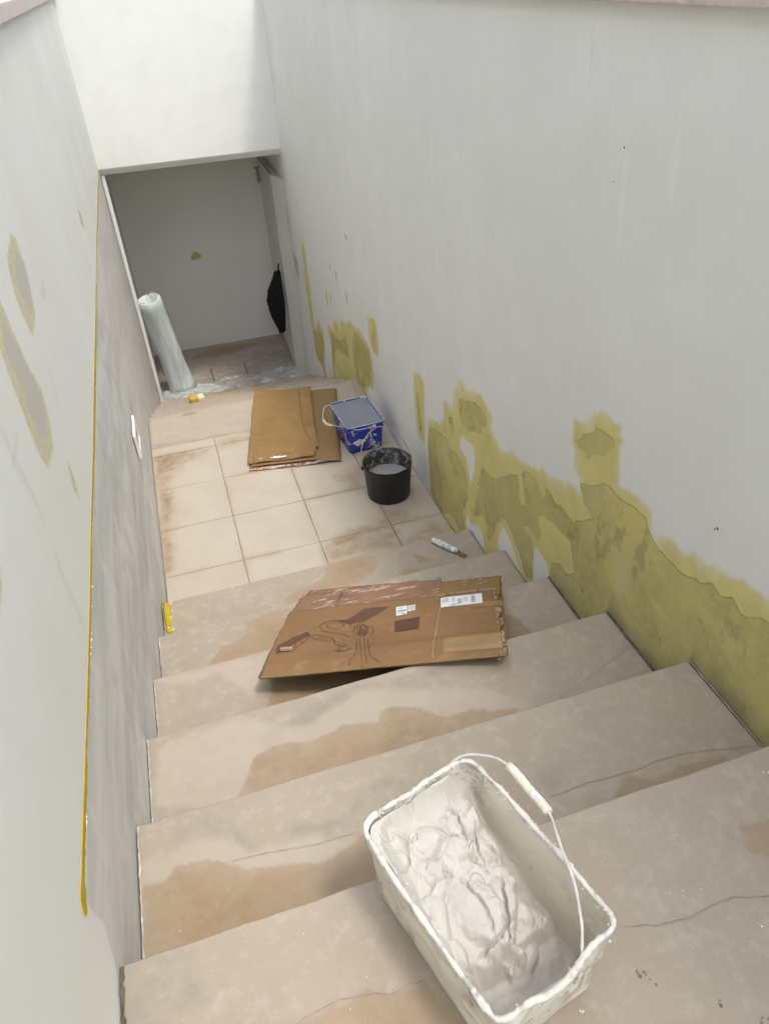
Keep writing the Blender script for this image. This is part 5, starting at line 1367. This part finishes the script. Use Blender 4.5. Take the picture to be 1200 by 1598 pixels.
dollops = [(-0.022, 0.0, 0.052, 0.066, 0.142, 0.3), (0.035, 0.0, 0.034, 0.05, 0.124, -0.4), (0.01, 0.100, 0.045, 0.035, 0.150, 0.2), (0.05, 0.075, 0.028, 0.034, 0.140, 0.8),
           (-0.06, 0.085, 0.045, 0.045, 0.150, 0.1), (-0.045, 0.135, 0.05, 0.035, 0.172, 0.0), (0.055, 0.135, 0.035, 0.04, 0.165, 0.4), (0.055, 0.025, 0.030, 0.05, 0.115, 0.1),
           (-0.085, 0.03, 0.025, 0.05, 0.148, 0.0), (-0.088, -0.03, 0.018, 0.04, 0.125, 0.1), (0.05, -0.05, 0.034, 0.026, 0.100, 0.9), (0.03, -0.095, 0.03, 0.018, 0.060, 0.5), (-0.01, 0.055, 0.03, 0.025, 0.134, 0.5), (0.072, 0.09, 0.02, 0.05, 0.135, 0.0)]
for k, (cx, cy, a, b, h, rot) in enumerate(dollops):
    dx, dy = PX - cx, PY - cy
    wob = 1 + 0.75 * (fbm(PX * 26 + k * 7, PY * 26, 13 + k, 4) - 0.5)
    u = (dx * math.cos(rot) + dy * math.sin(rot)) / a * wob
    w = (-dx * math.sin(rot) + dy * math.cos(rot)) / b * wob
    d = u * u + w * w
    cap = h - 0.020 * d - 0.030 * np.clip(d - 0.8, 0, 9) + 0.010 * u - 0.006 * w
    Hh = np.maximum(Hh, np.where(d < 2.2, cap, 0))
# trowel cuts and torn folds
for (cx, cy, ang, wd, dp, ln) in ((-0.012, -0.005, 1.45, 0.004, 0.020, 0.05), (0.03, -0.03, 1.0, 0.004, 0.025, 0.05), (0.06, 0.075, 1.2, 0.003, 0.018, 0.035), (0.035, 0.055, 1.9, 0.003, 0.014, 0.03), (-0.05, 0.06, 0.3, 0.003, 0.010, 0.04), (0.02, 0.115, 2.3, 0.003, 0.012, 0.03), (0.075, 0.05, 1.5, 0.005, 0.02, 0.015), (-0.02, -0.058, 0.2, 0.004, 0.02, 0.03), (-0.07, 0.115, 0.9, 0.003, 0.012, 0.04), (0.05, 0.12, 1.3, 0.003, 0.02, 0.03)):
    dx, dy = PX - cx, PY - cy
    s = dx * math.cos(ang) + dy * math.sin(ang)
    n_ = -dx * math.sin(ang) + dy * math.cos(ang) + 0.026 * (fbm(s * 28 + cx * 99, s * 0, 3) - 0.5)
    Hh -= 0.75 * dp * np.exp(-(n_ / (wd * 0.6)) ** 2) * np.exp(-(s / ln) ** 4)
Hh += 0.005 * (fbm(PX * 60, PY * 60, 77, 4) - 0.5)
# torn, folded skin
wx1 = fbm(PX * 25, PY * 25, 91, 3) - 0.5
wy1 = fbm(PX * 25 + 9, PY * 25 + 4, 92, 3) - 0.5
rd = 1 - np.abs(fbm(PX * 15 + wx1 * 2.2, PY * 11 + wy1 * 2.2, 93, 2) - 0.5) * 2
Hh -= 0.008 * np.clip((rd - 0.90) / 0.10, 0, 1) ** 2 * np.clip((Hh - 0.05) / 0.03, 0, 1)
Hh += 0.006 * np.clip(fbm(PX * 34 + wx1 * 3, PY * 34, 95, 3) - 0.55, 0, 1)
# smeared up the far and left sides
edge_d = np.minimum(np.minimum((1 - gy) * 0.178, (1 + gx) * 0.111), 1.0)
Hh += 0.03 * np.exp(-edge_d / 0.010) * np.clip((PY + 0.10) / 0.06, 0, 1) * (0.4 + fbm(PX * 30, PY * 30, 99, 3))
Hh = np.clip(Hh, 0.014, 0.212)
shrink = 0.962 + 0.035 * Hh / 0.2
obj('putty', np.stack([PX * shrink, PY * shrink, Hh], -1), grid_faces(150, 220), M_PUTTY, tub, True)
# wire handle folded over the right-hand rim
hp = catmull([(0.026, -0.1895, 0.160), (0.034, -0.1915, 0.190), (0.0455, -0.178, 0.218), (0.0633, -0.158, 0.238), (0.0753, -0.1401, 0.246), (0.088, -0.1218, 0.25), (0.1023, -0.0964, 0.252), (0.1129, -0.0701, 0.253), (0.1313, -0.0325, 0.253), (0.1466, 0.001, 0.253), (0.150, 0.054, 0.252), (0.154, 0.112, 0.248), (0.142, 0.152, 0.240), (0.105, 0.188, 0.228), (0.05, 0.1925, 0.200), (0.03, 0.1915, 0.175)], 7)
v, f = tube(hp, 0.0026, 8, False, lambda i, k: 0.0022 + 0.0008 * random.random())
obj('handle', v, f, M_WIRE, tub, True)
g0 = [p for p in hp if 0.0 < p.y < 0.113 and p.x > 0.12]
v, f = tube(g0, 0.0085, 12, False, lambda i, k: 0.0082 + 0.0008 * random.random())
obj('handle_grip', v, f, mat_splat('yellowed_grip', (0.72, 0.68, 0.55), (0.66, 0.62, 0.50), (0.83, 0.80, 0.74), 0.5, 0.6, 40, 0.5, 0.3), tub, True)

# ------------------------------------------------------------------ crumbs on the nearest steps
M_CRUMB = mat_simple('brown_grit', (0.20, 0.165, 0.125), (0.27, 0.225, 0.175), 60, 0.9, 0.1)
def crumbs(name, spots, z, mat, kindlabel):
    cv, cf = [], []
    for (x, y, sp_, n_, rmax) in spots:
        for _ in range(n_):
            r = rmax * random.uniform(.2, .8)
            bm = bmesh.new()
            bmesh.ops.create_icosphere(bm, subdivisions=1, radius=r)
            px_, py_ = x + random.gauss(0, sp_), y + random.gauss(0, sp_)
            for w in bm.verts:
                w.co = Vector((px_, py_, z + r * .35)) + Vector((w.co.x * random.uniform(.6, 1.5), w.co.y * random.uniform(.6, 1.5), w.co.z * .6))
            cv, cf = join((cv, cf), bm_out(bm))
    o = obj(name, cv, cf, mat)
    tag(o, kindlabel, 'crumbs', kind='stuff')
crumbs('grit_crumbs', CRUMBS_DARK, 6 * RISE + 0.001, M_CRUMB, 'dark grit crumbs scattered on the nearest stone step')
crumbs('plaster_crumbs', CRUMBS_LIGHT, 6 * RISE + 0.001, M_FILLER, 'white plaster crumbs scattered on the nearest stone step')
